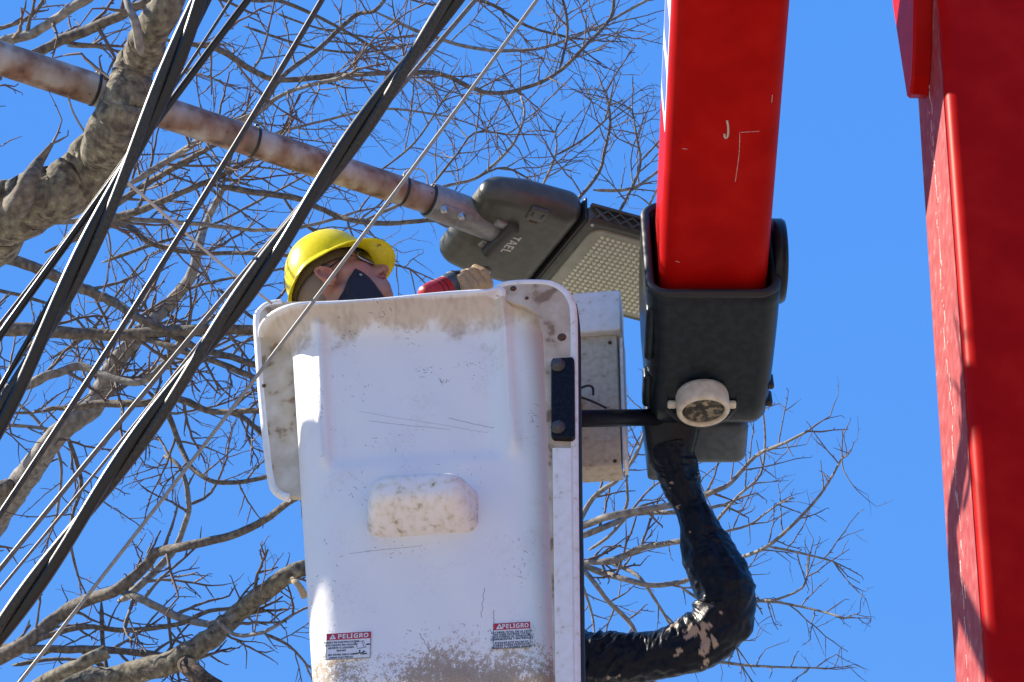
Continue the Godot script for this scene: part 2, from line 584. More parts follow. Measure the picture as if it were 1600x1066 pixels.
	# clamp pad with two bolts along the lower near side of the spigot
	var pad_dir := Vector3(0, -0.62, -0.78).normalized()
	b = Builder.new()
	var side := pad_dir.cross(dir).normalized()
	b.t = Transform3D(Basis(dir, side, pad_dir), p1.lerp(p2, 0.34) + pad_dir * 0.043)
	b.rounded(Vector3(0.10, 0.030, 0.016), 0.007, 3)
	part("clamp_pad", b, M.spigot, spigot)
	for k in [0.14, 0.40]:
		b = Builder.new()
		b.lathe(p1.lerp(p2, k) + pad_dir * 0.048, pad_dir, [[0.011, 0], [0.011, 0.004], [0.0085, 0.005], [0.0085, 0.012], [0.006, 0.014], [0.005, 0.022], [0, 0.023]], 6)
		part("bolt", b, M.steel, spigot)
	# socket where the spigot enters the housing
	b = Builder.new()
	b.t = Transform3D(Basis(dir, Vector3(-dir.y, dir.x, 0), Vector3(0, 0, 1)), p2 + dir * 0.012 + Vector3(0, 0, -0.004))
	b.rounded(Vector3(0.034, 0.150, 0.112), 0.014, 3)
	part("socket", b, M.socket, housing)
	b = Builder.new()
	b.t = Transform3D(Basis(dir, Vector3(-dir.y, dir.x, 0), Vector3(0, 0, 1)), p2 + dir * -0.012 + Vector3(0, -0.052, -0.006))
	b.rounded(Vector3(0.034, 0.026, 0.07), 0.006, 3)
	var lug := part("clamp_lug", b, M.spigot, housing)
	for k in [-0.016, 0.012]:
		b = Builder.new()
		b.lathe(p2 + dir * -0.012 + Vector3(0.0, -0.064, -0.006 + k), Vector3(0, -1, 0), [[0.006, 0], [0.006, 0.003], [0, 0.003]], 10)
		part("hole", b, M.black, lug)
	b = Builder.new()
	b.t = Transform3D(Basis(dir, Vector3(-dir.y, dir.x, 0), Vector3(0, 0, 1)), p2 + dir * -0.010 + Vector3(0, 0.052, -0.012))
	b.rounded(Vector3(0.034, 0.03, 0.05), 0.006, 3)
	part("clamp_lug", b, M.spigot, housing)
	b = Builder.new()
	b.lathe(p2 + dir * -0.030 + Vector3(0, 0.052, -0.014), -dir, [[0.010, 0], [0.010, 0.006], [0.007, 0.008], [0.006, 0.014], [0, 0.014]], 6)
	part("bolt", b, M.steel, housing)
	# cable ties round the arm
	var ties := [[157, 127], [402, 216], [630, 299], [12, 95]]
	for i in 3:
		var p := on_plane(f, ties[i][0], ties[i][1], 0.035)
		var k := (p - back).dot((p1 - back).normalized())
		var c := back + (p1 - back).normalized() * k
		var r := lerpf(0.046, 0.0375, k / back.distance_to(p1))
		b = Builder.new()
		b.lathe(c - dir * 0.004, p1 - back, [[r - 0.002, 0], [r + 0.0022, 0.0], [r + 0.0022, 0.007], [r - 0.002, 0.007]], 28)
		b.t.origin = c + Vector3(0, -0.01, r + 0.004)
		b.rounded(Vector3(0.011, 0.012, 0.009), 0.002, 2)
		part("cable_tie", b, M.tie, arm)
	# rust pits scattered along the arm
	var r2 := RandomNumberGenerator.new()
	r2.seed = 77
	b = Builder.new()
	var run := (p1 - back).normalized()
	var e1 := run.cross(Vector3(0, 0, 1)).normalized()
	var e2 := run.cross(e1)
	for i in 260:
		var k := r2.randf()
		if sin(k * 40.0) + r2.randfn() * 0.6 < 0.1:
			continue
		var turn := r2.randf() * TAU
		var out := e1 * cos(turn) + e2 * sin(turn)
		var r := lerpf(0.046, 0.0375, k)
		var size := r2.randf_range(0.0012, 0.0036)
		b.lathe(back.lerp(p1, k) + out * (r - 0.0006), out, [[size, 0.0], [size * 0.8, 0.0009], [0.0, 0.0011]], 6)
	var pits := part("rust_pits", b, M.rust, arm)
	pits.set_meta("kind", "stuff")
	# loose thin lead looping above the arm
	b = Builder.new()
	var loop := []
	for q in [[622, 292, 0.06], [634, 268, 0.10], [655, 264, 0.11], [667, 276, 0.09], [669, 300, 0.06]]:
		loop.append(on_plane(f, q[0], q[1], q[2]))
	loop = smooth(loop, 6)
	b.tube(loop, fill(loop.size(), 0.0024), 6)
	part("loose_lead", b, M.rope, arm)
	b = Builder.new()
	loop = []
	for q in [[103, 128, 0.03], [110, 165, -0.03], [122, 190, -0.06], [136, 212, -0.07]]:
		loop.append(on_plane(f, q[0], q[1], q[2]))
	loop = smooth(loop, 6)
	b.tube(loop, fill(loop.size(), 0.0028), 6)
	part("loose_lead", b, M.wire_pale, arm)
	# pole that carries the arm, beyond the left edge
	var foot := f * back
	b = Builder.new()
	var base := inv * Vector3(foot.x, 0.0, foot.z)
	b.lathe(base, Vector3(0, 0, 1), [[0.12, 0.0], [0.12, 0.9], [0.085, 1.1], [0.06, foot.y - 0.1], [0.06, foot.y + 0.1], [0.0, foot.y + 0.12]], 24)
	part("pole", b, M.pipe, lamp)

func booms() -> void:
	var n := Vector3(0, 0.948, -0.318).normalized()
	var f := Transform3D(Basis(Vector3.RIGHT, n, Vector3.RIGHT.cross(n)), sight(1116, 444, 5.85))
	# upper boom, coming over the street towards the elbow
	var up := thing("boom_arm", "red box boom arm whose lower end sits in the black cover", "boom", f)
	var b := Builder.new()
	b.t.origin = Vector3(0, 0.14, 0.5)
	b.rounded(Vector3(0.262, 0.28, 1.62), 0.042, 5)
	var beam := part("beam", b, M.red, up)
	b = Builder.new()
	b.flat = true
	b.t = Transform3D(Basis(Vector3(0, 0, 1), Vector3(0, 1, 0), Vector3(-1, 0, 0)), Vector3(-0.131, 0, 0))
	b.plate(ring_rect(0.40, 1.05, 0.05, 0.23, 0.01), 0.0, 0.0015)
	var decal := part("side_decal", b, M.decal_white, beam)
	for k in 4:
		b = Builder.new()
		b.flat = true
		b.t = Transform3D(Basis(Vector3(0, 0, 1), Vector3(0, 1, 0), Vector3(-1, 0, 0)), Vector3(-0.1325, 0, 0))
		b.plate(ring_rect(0.44 + k * 0.15, 0.54 + k * 0.15, 0.07, 0.21, 0.02), 0.0, 0.001)
		part("decal_block", b, M.decal_blue, decal)
	# scratches and a dried drip on the underside
	for s in [[[1136, 188], [1138, 200], [1137, 213], [1133, 215], [1132, 209]], [[1156, 207], [1170, 206], [1187, 205]], [[1156, 208], [1155, 240], [1149, 284]], [[1207, 148], [1206, 160]], [[1066, 232], [1074, 233]], [[1056, 408], [1062, 410]]]:
		var pts := []
		for q in s:
			pts.append(f.affine_inverse() * meet(q[0], q[1], f.origin, n))
		pts = smooth(pts, 5)
		b = Builder.new()
		b.tube(pts, fill(pts.size(), 0.0026 if s.size() == 5 else 0.0009), 6)
		part("scratch", b, M.rope if s.size() == 5 else M.scuff, beam)
	# black moulded cover over the boom tip
	var cover := Builder.new()
	var rings := []
	# [z, shrink, bottom drop]
	for q in [[-0.22, 0.045, 0.0], [-0.10, 0.026, 0.0], [-0.006, 0.020, 0.0], [0.0, 0.014, 0.0], [0.0, 0.006, 0.0], [-0.006, 0.0, 0.0], [-0.03, 0.0, 0.0], [-0.10, 0.0, 0.0], [-0.17, 0.001, 0.0], [-0.24, 0.003, 0.004], [-0.30, 0.006, 0.010], [-0.34, 0.009, 0.014], [-0.385, 0.012, 0.012], [-0.41, 0.020, 0.004], [-0.425, 0.034, -0.008], [-0.43, 0.055, -0.03]]:
		var r2 := ring_rect(-0.165 + q[1], 0.160 - q[1], -0.050 + q[1] - q[2], 0.33 - q[1], 0.05 - minf(0.03, q[1] * 0.6), 8)
		var ring := PackedVector3Array()
		for p in r2:
			var x := p.x
			# shallow flutes down the left flank
			if p.x < -0.11:
				x += 0.010 * smoothstep(-0.05, -0.12, q[0]) * (1 - smoothstep(0.02, 0.10, p.y)) * (1.0 if q[0] > -0.27 else 0.4)
			ring.append(Vector3(x, p.y, q[0]))
		rings.append(ring)
	cover.skin(rings)
	var cv := part("tip_cover", cover, M.plastic, up)
	b = Builder.new()
	var path := []
	for p in ring_rect(-0.155, 0.150, -0.040, 0.32, 0.045, 8):
		path.append(Vector3(p.x, p.y, 0.002))
	path.append(path[0])
	b.tube(path, fill(path.size(), 0.0115), 8)
	part("cover_rim", b, M.black, cv)
	b = Builder.new()
	b.lathe(Vector3(0.150, 0.12, -0.02), Vector3.RIGHT, [[0.105, 0], [0.105, 0.022], [0.100, 0.030], [0.080, 0.033], [0.078, 0.028], [0.03, 0.028], [0.0, 0.03]], 40)
	part("pivot_cap", b, M.plastic, cv)
	for k in 2:
		b = Builder.new()
		b.t.origin = Vector3(0.153, -0.004, -0.30 - 0.055 * k)
		b.rounded(Vector3(0.02, 0.05, 0.018), 0.007, 3)
		part("vent_slot", b, M.black, cv)
	# moulded ribs on the left shoulder
	for q in [[-0.09, 0.16], [-0.30, 0.10]]:
		b = Builder.new()
		b.t.origin = Vector3(-0.152, -0.012, q[0] - q[1] / 2 + 0.04)
		b.rounded(Vector3(0.022, 0.05, q[1]), 0.0105, 4)
		part("moulded_rib", b, M.plastic, cv)
	# boss and downward receptacle
	var boss := f.affine_inverse() * meet(1097, 622, f * Vector3(0, -0.058, 0), n)
	b = Builder.new()
	b.lathe(boss + Vector3(0, 0.02, 0), Vector3(0, -1, 0.1), [[0.105, 0.0], [0.098, 0.012], [0.090, 0.018], [0.082, 0.016], [0.078, 0.004], [0.0, 0.002]], 40)
	part("boss", b, M.plastic, cv)
	var down := f.basis.inverse() * Vector3(0.04, -0.985, 0.06).normalized()
	b = Builder.new()
	b.lathe(boss - down * 0.012, down, [[0.064, 0], [0.066, 0.01], [0.066, 0.050], [0.062, 0.056], [0.054, 0.056], [0.052, 0.050], [0.052, 0.030], [0.0, 0.030]], 40)
	var rec := part("receptacle", b, M.ivory, up)
	b = Builder.new()
	b.lathe(boss + down * 0.020, down, [[0.0515, 0], [0.0515, 0.016], [0.046, 0.020], [0.0, 0.022]], 32)
	part("receptacle_face", b, M.soot, rec)
	for s in [-1.0, 1.0]:
		b = Builder.new()
		b.t.origin = boss + Vector3(0.074 * s, -0.004, -0.018)
		b.rounded(Vector3(0.022, 0.014, 0.02), 0.005, 3)
		part("clip", b, M.ivory, rec)
	# lower housing behind the cover, with the flared mouth the hose runs from
	var tb := Tapered.new()
	tb.by = 0.25
	b = tb
	var low := f.affine_inverse() * sight(1088, 676, 6.22)
	b.t.origin = low + Vector3(0, 0.03, 0)
	b.rounded(Vector3(0.262, 0.17, 0.14), 0.03, 4)
	var lower := part("lower_housing", b, M.plastic_pale, up)
	b = Builder.new()
	var mouth := f.affine_inverse() * sight(1052, 706, 6.17)
	b.t = Transform3D(f.basis.inverse(), Vector3.ZERO)
	var hi := sight(1050, 655, 6.12) - f.origin
	var lo := sight(1045, 735, 6.15) - f.origin
	rings = []
	for k in 6:
		var c := hi.lerp(lo, k / 5.0)
		var wide := lerpf(0.075, 0.052, k / 5.0)
		var ring := PackedVector3Array()
		for p in ring_rect(-wide, wide, -0.05, 0.05, 0.018, 4):
			ring.append(c + Vector3(p.x, 0, p.y))
		rings.append(ring)
	b.skin(rings)
	part("hose_mouth", b, M.plastic, lower)

	# lower boom: a nearly upright box at the right, from the pedestal to the elbow
	var pb := sight(1546, 1066, 4.30)
	var pt := sight(1469, 0, 5.10)
	var y := (pt - pb).normalized()
	var x := (Vector3.RIGHT - y * y.x).normalized()
	var g := Transform3D(Basis(x, y, x.cross(y)), pb)
	var down_len := (pb.y - 0.55) / y.y
	var low_boom := thing("boom_arm", "wide upright red boom along the right edge of the picture", "boom", Transform3D(g.basis, g.origin))
	b = Builder.new()
	var top := 2.25
	b.t.origin = Vector3(0.2, (top - down_len) / 2, -0.17)
	b.rounded(Vector3(0.40, top + down_len, 0.34), 0.028, 5)
	beam = part("beam", b, M.red, low_boom)
	# thin added sheet: sunlight on the flank painted in as a pinker red
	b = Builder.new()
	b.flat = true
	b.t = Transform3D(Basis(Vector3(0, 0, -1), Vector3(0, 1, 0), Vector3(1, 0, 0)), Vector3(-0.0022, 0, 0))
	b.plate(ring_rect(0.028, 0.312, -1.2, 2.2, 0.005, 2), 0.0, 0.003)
	part("sun_tint_flank", b, M.sun_tint_red, beam)
	# worn weld seam down the sunlit flank, in short uneven runs
	var r2 := RandomNumberGenerator.new()
	r2.seed = 5
	b = Builder.new()
	var yy := -0.2
	while yy < 1.6:
		var l := r2.randf_range(0.004, 0.035)
		b.t.origin = Vector3(-0.002, yy + l / 2, -0.175 + r2.randf_range(-0.02, 0.02))
		b.rounded(Vector3(0.002, l, r2.randf_range(0.002, 0.008)), 0.0009, 1)
		yy += l * 0.4 + r2.randf_range(0.0, 0.03)
	var seam := part("weld_seam", b, M.scuff, beam)
	seam.set_meta("kind", "stuff")
	# lug of the elbow
	b = Builder.new()
	var inv := g.affine_inverse()
	var side := Transform3D(Basis(Vector3(0, 0, -1), Vector3(0, 1, 0), Vector3(1, 0, 0)), Vector3.ZERO)
	b.t = Transform3D(Basis(Vector3(0, 0, -1), Vector3(0, 1, 0), Vector3(1, 0, 0)), Vector3(-0.042, 0, 0))
	b.flat = true
	b.plate(PackedVector2Array([Vector2(0.12, 1.50), Vector2(0.15, 1.46), Vector2(0.19, 1.44), Vector2(0.23, 1.46), Vector2(0.34, 1.80), Vector2(0.34, 2.1), Vector2(0.0, 2.1), Vector2(0.0, 1.75)]), 0.0, 0.044, 0.006)
	part("elbow_lug", b, M.red, low_boom)
	b = Builder.new()
	var elbow_y := 1.93
	b.lathe(Vector3(-0.45, elbow_y, -0.2), Vector3.RIGHT, [[0.07, 0], [0.07, 0.95], [0.0, 0.95]], 28)
	part("elbow_pin", b, M.steel, low_boom)
	b = Builder.new()
	b.t.origin = Vector3(0.2, -down_len - 0.24, -0.17)
	b.rounded(Vector3(0.7, 0.5, 0.7), 0.04, 3)
	part("pedestal", b, M.red, low_boom)

	hose()

func hose() -> void:
	var knots := [[1046, 690, 31, 6.14], [1056, 728, 29, 6.14], [1066, 760, 27, 6.13], [1079, 790, 23, 6.12], [1090, 815, 25, 6.10], [1101, 848, 32, 6.09], [1115, 882, 38, 6.07], [1130, 915, 42, 6.05], [1134, 948, 43, 6.04], [1119, 978, 42, 6.03], [1088, 1003, 39, 6.03], [1050, 1019, 36, 6.04], [1010, 1028, 33, 6.05], [965, 1030, 35, 6.06], [915, 1031, 38, 6.08], [860, 1034, 39, 6.10], [800, 1040, 38, 6.12]]
	var pts := []
	var rad := []
	for k in knots:
		pts.append(sight(k[0], k[1], k[3])); rad.append(Vector3(k[2] * 1.1 * STEP * k[3], 0, 0))
	pts = smooth(pts, 26)
	rad = smooth(rad, 26)
	var nz := FastNoiseLite.new()
	nz.seed = 12; nz.frequency = 1.0
	var nz2 := FastNoiseLite.new()
	nz2.seed = 14; nz2.frequency = 1.0
	var b := Builder.new()
	var rings := []
	var cols := []
	var sides := 72
	var side := Vector3.ZERO
	var run := 0.0
	for i in pts.size():
		var dir: Vector3 = (pts[mini(i + 1, pts.size() - 1)] - pts[maxi(i - 1, 0)]).normalized()
		if side == Vector3.ZERO:
			side = dir.cross(Vector3(0.3, 0.1, 0.9)).normalized()
		side = (side - dir * side.dot(dir)).normalized()
		var up := dir.cross(side)
		if i > 0:
			run += pts[i].distance_to(pts[i - 1])
		var ring := PackedVector3Array()
		var loose := 0.5 + 0.5 * smoothstep(0.62, 0.80, run)
		for j in sides:
			var w := TAU * j / sides
			var out := side * cos(w) + up * sin(w)
			# creases run round the sleeve at a slant; folds gather where it bends
			var slant := run + 0.035 * sin(w + run * 9.0)
			var q := out * 1.1
			var folds := 1.0 - absf(nz.get_noise_3d(slant * 13.0, q.x * 0.75, q.y * 0.75 + q.z * 0.5)) * 2.0
			var fine := 1.0 - absf(nz2.get_noise_3d(slant * 26.0 + 5.0, q.x * 1.3 + run * 8.0, q.z * 1.3)) * 2.0
			var sag := nz2.get_noise_3d(run * 6.0, q.x * 1.2, q.y * 1.2 + q.z)
			var r: float = rad[i].x * (0.96 + 0.19 * folds * loose + 0.05 * fine * loose + 0.16 * sag)
			ring.append(pts[i] + out * r)
			# coating torn off at the lower bend shows the tan backing
			var p: Vector3 = pts[i] + out * r
			var tear := nz.get_noise_3d(p.x * 17.0, p.y * 17.0, p.z * 17.0) + 0.35 * nz2.get_noise_3d(p.x * 60.0, p.y * 60.0, p.z * 60.0)
			var near := 1.0 - minf(1.0, p.distance_to(sight(1092, 1008, 5.98)) / 0.10)
			cols.append(Color(0.36, 0.29, 0.22) if tear + near * 0.75 > 0.62 else Color(0.004, 0.008, 0.017))
		rings.append(ring)
	b.skin(rings, true, true, true)
	for i in cols.size():
		b.c[i] = cols[i]
	single("hose_sleeve", b, M.sleeve, "dark wrinkled vinyl hose sleeve with torn tan patches curving under the bucket", "hose sleeve")

var bf: Transform3D

func bpx(x: float, y: float, depth := 0.0) -> Vector3:
	return on_plane(bf, x, y, depth)

func bucket_paint() -> ImageTexture:
	var w := 900
	var h := 1160
	var img := Image.create(w, h, false, Image.FORMAT_RGB8)
	var a := FastNoiseLite.new()
	a.seed = 3; a.frequency = 0.006; a.fractal_octaves = 4
	var fine := FastNoiseLite.new()
	fine.seed = 4; fine.frequency = 0.06; fine.fractal_octaves = 3
	var grit := FastNoiseLite.new()
	grit.seed = 6; grit.frequency = 0.19; grit.fractal_octaves = 2
	var clean := Color(0.80, 0.80, 0.79)
	var brown := Color(0.27, 0.17, 0.08)
	var tan_ := Color(0.53, 0.42, 0.28)
	for y in h:
		var ly := 0.06 - 1.16 * y / h
		for x in w:
			var lx := -0.45 + 0.9 * x / w
			var n := a.get_noise_2d(x, y)
			var m := fine.get_noise_2d(x, y * 0.8)
			var g := grit.get_noise_2d(x, y)
			var c := clean.lerp(tan_, clampf(n * 0.22 - 0.05 + 0.08 * m, 0.0, 0.14))
			# road film caught under the lip, in patches
			var lip := (1.0 - smoothstep(0.02, maxf(0.05, 0.088 + 0.10 * n + 0.05 * smoothstep(0.05, 0.25, lx)), -ly)) * smoothstep(0.006, 0.014, -ly)
			var film := smoothstep(0.20, 0.80, lip + n * 0.5 * lip + m * 0.3 * lip)
			c = c.lerp(tan_.lerp(brown, clampf(0.1 + m * 0.6 + n * 0.8, 0, 1)), film * 0.66)
			# splashed mud along the bottom
			var low := smoothstep(-0.80, -0.975, ly)
			var mud := smoothstep(0.55, 1.0, low * (0.80 + 0.25 * smoothstep(-0.1, 0.2, lx)) + n * 0.5 + m * 0.6 + g * 0.35)
			c = c.lerp(brown.lerp(tan_, clampf(0.4 + g, 0, 1)), mud * 0.8)
			if g + 0.9 * low + n * 0.5 > 1.05 or (g > 0.66 and n + m * 0.4 > 0.26):
				c = c.lerp(brown * 0.7, 0.55)
			img.set_pixel(x, y, c.linear_to_srgb())
	# scuffs and scratches
	var r := RandomNumberGenerator.new()
	r.seed = 9
	var spots := [[545, 520, 26, 22], [605, 500, 20, 18], [640, 520, 24, 14], [660, 575, 26, 10], [690, 590, 14, 5], [560, 600, 30, 20], [730, 570, 18, 12], [830, 640, 8, 30], [500, 640, 6, 40], [620, 860, 60, 14], [815, 880, 14, 40], [520, 995, 14, 24], [660, 990, 30, 20], [745, 985, 40, 20], [835, 985, 20, 40], [500, 900, 30, 60], [600, 680, 90, 50], [740, 720, 60, 60], [560, 760, 20, 30]]
	for s in spots:
		for k in 16:
			var p := bpx(s[0] + r.randfn() * s[2] * 0.5, s[1] + r.randfn() * s[3] * 0.5)
			var dir := Vector2.from_angle(r.randf_range(-0.5, 1.9)) * r.randf_range(0.2, 1.0)
			var l := r.randi_range(2, 13)
			var dark := r.randf_range(0.2, 0.75)
			for i in l:
				var q := Vector2((p.x + 0.45) / 0.9 * w, (0.06 - p.y) / 1.16 * h) + dir * i
				if q.x > 1 and q.y > 1 and q.x < w - 2 and q.y < h - 2:
					var c := img.get_pixelv(Vector2i(q))
					img.set_pixelv(Vector2i(q), c.lerp(Color(0.30, 0.27, 0.24), dark))
	# long hairline scratches
	for s in [[560, 640, 760, 672], [575, 655, 700, 668], [700, 650, 770, 665], [757, 920, 752, 965], [771, 955, 772, 975], [655, 990, 672, 1018], [545, 865, 660, 852], [870, 620, 862, 700], [866, 720, 862, 780]]:
		var p := bpx(s[0], s[1]); var q := bpx(s[2], s[3])
		for i in 400:
			var m := p.lerp(q, i / 399.0)
			var at := Vector2i(int((m.x + 0.45) / 0.9 * w + sin(i * 0.05) * 1.2), int((0.06 - m.y) / 1.16 * h))
			img.set_pixelv(at, img.get_pixelv(at).lerp(Color(0.42, 0.40, 0.38), 0.35))
	return ImageTexture.create_from_image(img)

func bucket() -> void:
	var yaw := deg_to_rad(7.0)
	bf = Transform3D(Basis(Vector3(cos(yaw), 0, sin(yaw)), Vector3.UP, Vector3(-sin(yaw), 0, cos(yaw))), Vector3.ZERO)
	bf.origin = sight(640, 462, 5.76) - bf.basis.z * 0.055
	var node := thing("lift_bucket", "scuffed white fibreglass lift bucket that the worker stands in", "lift bucket", bf)
	var skin_mat := StandardMaterial3D.new()
	skin_mat.albedo_texture = bucket_paint()
	skin_mat.roughness = 0.38
	skin_mat.normal_enabled = true
	skin_mat.normal_scale = 0.5
	skin_mat.normal_texture = bump_tex(81, 0.02, 1.2)
	# wall: [left, right] where the surveyed edges lie
	var l0 := bpx(446, 525); var l1 := bpx(479, 1066)
	var r0 := bpx(848, 500); var r1 := bpx(873, 1066)
	var deep := 0.62
	var bottom := bpx(660, 1098).y
	var rib_l := bpx(500, 480).x; var rib_l2 := bpx(508, 725).x
	var rib_r := bpx(787, 455).x; var rib_r2 := bpx(803, 705).x
	var rib_l_end := bpx(505, 728).y; var rib_r_end := bpx(800, 706).y
	var hump_x := bpx(770, 450).x
	var rows := []       # [y, outward, inner]
	rows.append([bottom, -0.085]); rows.append([bottom, -0.06])
	for i in 9:
		var w := PI / 2 * (i + 1) / 9
		rows.append([bottom + 0.06 * (1 - cos(w)), -0.06 + 0.06 * sin(w)])
	var y := bottom + 0.07
	while y < -0.095:
		rows.append([y, 0.0]); y += 0.009
	for i in 12:
		var w := PI / 2 * i / 11
		rows.append([-0.09 + 0.078 * sin(w), 0.06 * (1 - cos(w))])
	rows.append([-0.010, 0.0615]); rows.append([-0.004, 0.0615]); rows.append([0.0, 0.058]); rows.append([0.002, 0.050])
	rows.append([0.002, -0.004]); rows.append([-0.004, -0.010]); rows.append([-0.03, -0.012])
	for i in 10:
		rows.append([lerpf(-0.06, bottom + 0.06, i / 9.0), -0.014])
	rows.append([bottom + 0.03, -0.03])
	var b := Builder.new()
	var rings := []
	var uvs := PackedVector2Array()
	for q in rows:
		var ring := PackedVector3Array()
		var yy: float = q[0]
		var xl := l0.x + (l1.x - l0.x) * (yy - l0.y) / (l1.y - l0.y)
		var xr := r0.x + (r1.x - r0.x) * (yy - r0.y) / (r1.y - r0.y)
		var o: float = q[1]
		var rad := 0.085
		var pts := []
		# front from left to right, then round the back
		for i in 13:
			var w := PI + PI / 2 * i / 12.0
			pts.append([xl + rad + rad * cos(w), -rad - rad * sin(w), Vector2(cos(w), -sin(w))])
		for i in range(1, 150):
			pts.append([lerpf(xl + rad, xr - rad, i / 150.0), 0.0, Vector2(0, 1)])
		for i in 13:
			var w := PI / 2 - PI / 2 * i / 12.0
			pts.append([xr - rad + rad * cos(w), -rad + rad * sin(w), Vector2(cos(w), sin(w))])
		for i in 7:
			var w := -PI / 2 * i / 6.0
			pts.append([xr - rad + rad * cos(w), -deep + rad + rad * sin(w), Vector2(cos(w), sin(w))])
		for i in 7:
			var w := -PI / 2 - PI / 2 * i / 6.0
			pts.append([xl + rad + rad * cos(w), -deep + rad + rad * sin(w), Vector2(cos(w), sin(w))])
		for p in pts:
			var out: Vector2 = p[2]
			var near_flange := smoothstep(hump_x - 0.02, hump_x + 0.06, p[0]) if p[1] > -0.2 else 0.0
			var o2 := lerpf(o, minf(o, 0.026), near_flange)
			if o > 0:
				o2 *= 1.0 + 0.30 * maxf(0.0, -out.x)
			var px: float = p[0] + out.x * o2
			var pz: float = p[1] + out.y * o2
			var py := yy
			if o > -0.003 and yy < 0.0 and p[1] > -0.05:
				# two upright ribs pressed into the front wall
				var k := clampf((yy - rib_l_end) / (0.0 - rib_l_end), 0, 1)
				var cl := lerpf(rib_l2, rib_l, k)
				var k2 := clampf((yy - rib_r_end) / (0.0 - rib_r_end), 0, 1)
				var cr := lerpf(rib_r2, rib_r, k2)
				var fade := smoothstep(rib_l_end - 0.02, rib_l_end + 0.03, yy) * (1 - smoothstep(-0.045, -0.02, yy))
				var fade2 := smoothstep(rib_r_end - 0.02, rib_r_end + 0.03, yy) * (1 - smoothstep(-0.02, -0.005, yy))
				pz += 0.016 * fade * exp(-pow((px - cl) / 0.0095, 2))
				pz += 0.017 * fade2 * exp(-pow((px - cr) / 0.0105, 2))
				# the panel between the ribs is pressed in a little
				pz -= 0.010 * fade * smoothstep(cl, cl + 0.03, px) * (1 - smoothstep(cr - 0.05, cr - 0.01, px))
				# slight hand-laid unevenness
				pz += 0.0022 * sin(px * 17.0 + 2.0) * sin(yy * 11.0) + 0.0012 * sin(px * 41.0 + yy * 23.0)
			if yy > -0.03:
				py += 0.020 * smoothstep(hump_x - 0.012, hump_x + 0.03, px) * smoothstep(-0.2, -0.02, pz) + 0.003 * sin(px * 14.0)
			ring.append(Vector3(px, py, pz))
			uvs.append(Vector2((px + 0.45) / 0.9, (0.06 - py) / 1.16))
		rings.append(ring)
	b.skin(rings)
	while uvs.size() < b.v.size():
		uvs.append(Vector2(0.5, 0.9))
	b.uv = uvs
	part("tub", b, skin_mat, node)

	# flanges: flat plates with a rolled edge on either side of the front
	var sets := [
		[[[492, 520], [492, 471], [440, 471], [420, 474], [408, 482], [401, 496], [403, 540], [409, 620], [417, 700], [424, 750], [430, 764], [440, 772], [452, 776], [488, 777], [495, 700]], -0.085, [2, 12], "flange"],
		[[[802, 474], [771, 460], [776, 450], [788, 444], [810, 441], [850, 441], [868, 446], [882, 456], [891, 470], [895, 490], [896, 560], [897, 800], [899, 1000], [900, 1096], [866, 1096], [858, 800], [852, 600], [848, 520], [838, 490], [820, 478]], 0.020, [1, 13], "flange"]]
	for s in sets:
		var poly := PackedVector2Array()
		for q in s[0]:
			var p := bpx(q[0], q[1], s[1] + 0.018)
			poly.append(Vector2(p.x, p.y))
		b = Builder.new()
		b.flat = true
		b.plate(poly, s[1], s[1] + 0.018, 0.002)
		var fl := part(s[3], b, M.film if s[1] > 0 else M.film_pale, node)
		b = Builder.new()
		var path := []
		for i in range(s[2][0], s[2][1] + 1):
			path.append(Vector3(poly[i].x, poly[i].y, s[1] + 0.010))
		path = smooth(path, 5)
		b.tube(path, fill(path.size(), 0.0105), 10)
		part("rolled_edge", b, M.white, fl)
	# lower clean panel of the right flange
	var poly := PackedVector2Array()
	for q in [[863, 700], [893, 700], [896, 1000], [897, 1096], [868, 1096]]:
		var p := bpx(q[0], q[1], 0.044)
		poly.append(Vector2(p.x, p.y))
	b = Builder.new()
	b.flat = true
	b.plate(poly, 0.036, 0.044, 0.002)
	part("edge_panel", b, M.white, node)
	# bolts and stains on the flange
	for q in [[878, 527, 0.011], [823, 466, 0.005], [412, 603, 0.006], [802, 451, 0.008]]:
		b = Builder.new()
		b.lathe(bpx(q[0], q[1], 0.038 if q[0] > 500 else -0.067) - Vector3(0, 0, 0.003), Vector3(0, 0, 1), [[q[2], 0], [q[2], 0.003], [q[2] * 0.6, 0.006], [0, 0.006]], 10)
		part("bolt_head", b, M.rust, node)
	# foot pocket bulging from the front
	var c0 := bpx(572, 846); var c1 := bpx(747, 846)
	var mid := (c0.x + c1.x) / 2
	var width := c1.x - c0.x
	var high := bpx(660, 735, 0.10).y - bpx(660, 842, 0.0).y
	b = Builder.new()
	rings = []
	for k in [[-0.01, 0.0, 0.0], [0.004, 0.0, 0.0], [0.03, 0.007, 0.010], [0.06, 0.013, 0.020], [0.082, 0.019, 0.029], [0.096, 0.027, 0.038], [0.105, 0.038, 0.048], [0.108, 0.055, 0.060]]:
		var ring := PackedVector3Array()
		for p in ring_rect(-width / 2 + k[1], width / 2 - k[1] * 1.1, k[2] * 0.9, high - k[1] * 0.5, minf(0.030, (high - k[1] * 0.5 - k[2] * 0.9) * 0.45), 7):
			ring.append(Vector3(mid + p.x, c0.y + 0.007 + p.y - 0.012 * p.x, k[0] - 0.006))
		rings.append(ring)
	b.skin(rings)
	var foot := part("foot_pocket", b, M.pocket, node)
	b = Builder.new()
	b.flat = true
	b.t.origin = Vector3(mid, c0.y + 0.007, 0)
	b.plate(ring_rect(-width / 2 - 0.0025, width / 2 + 0.0025, -0.0045, high + 0.002, 0.032, 7), -0.02, -0.0025, 0.0)
	part("gasket", b, M.gasket, node)

	# decals
	decal(node, [511, 992], [579, 1029], true)
	decal(node, [771, 976], [829, 1013], false)

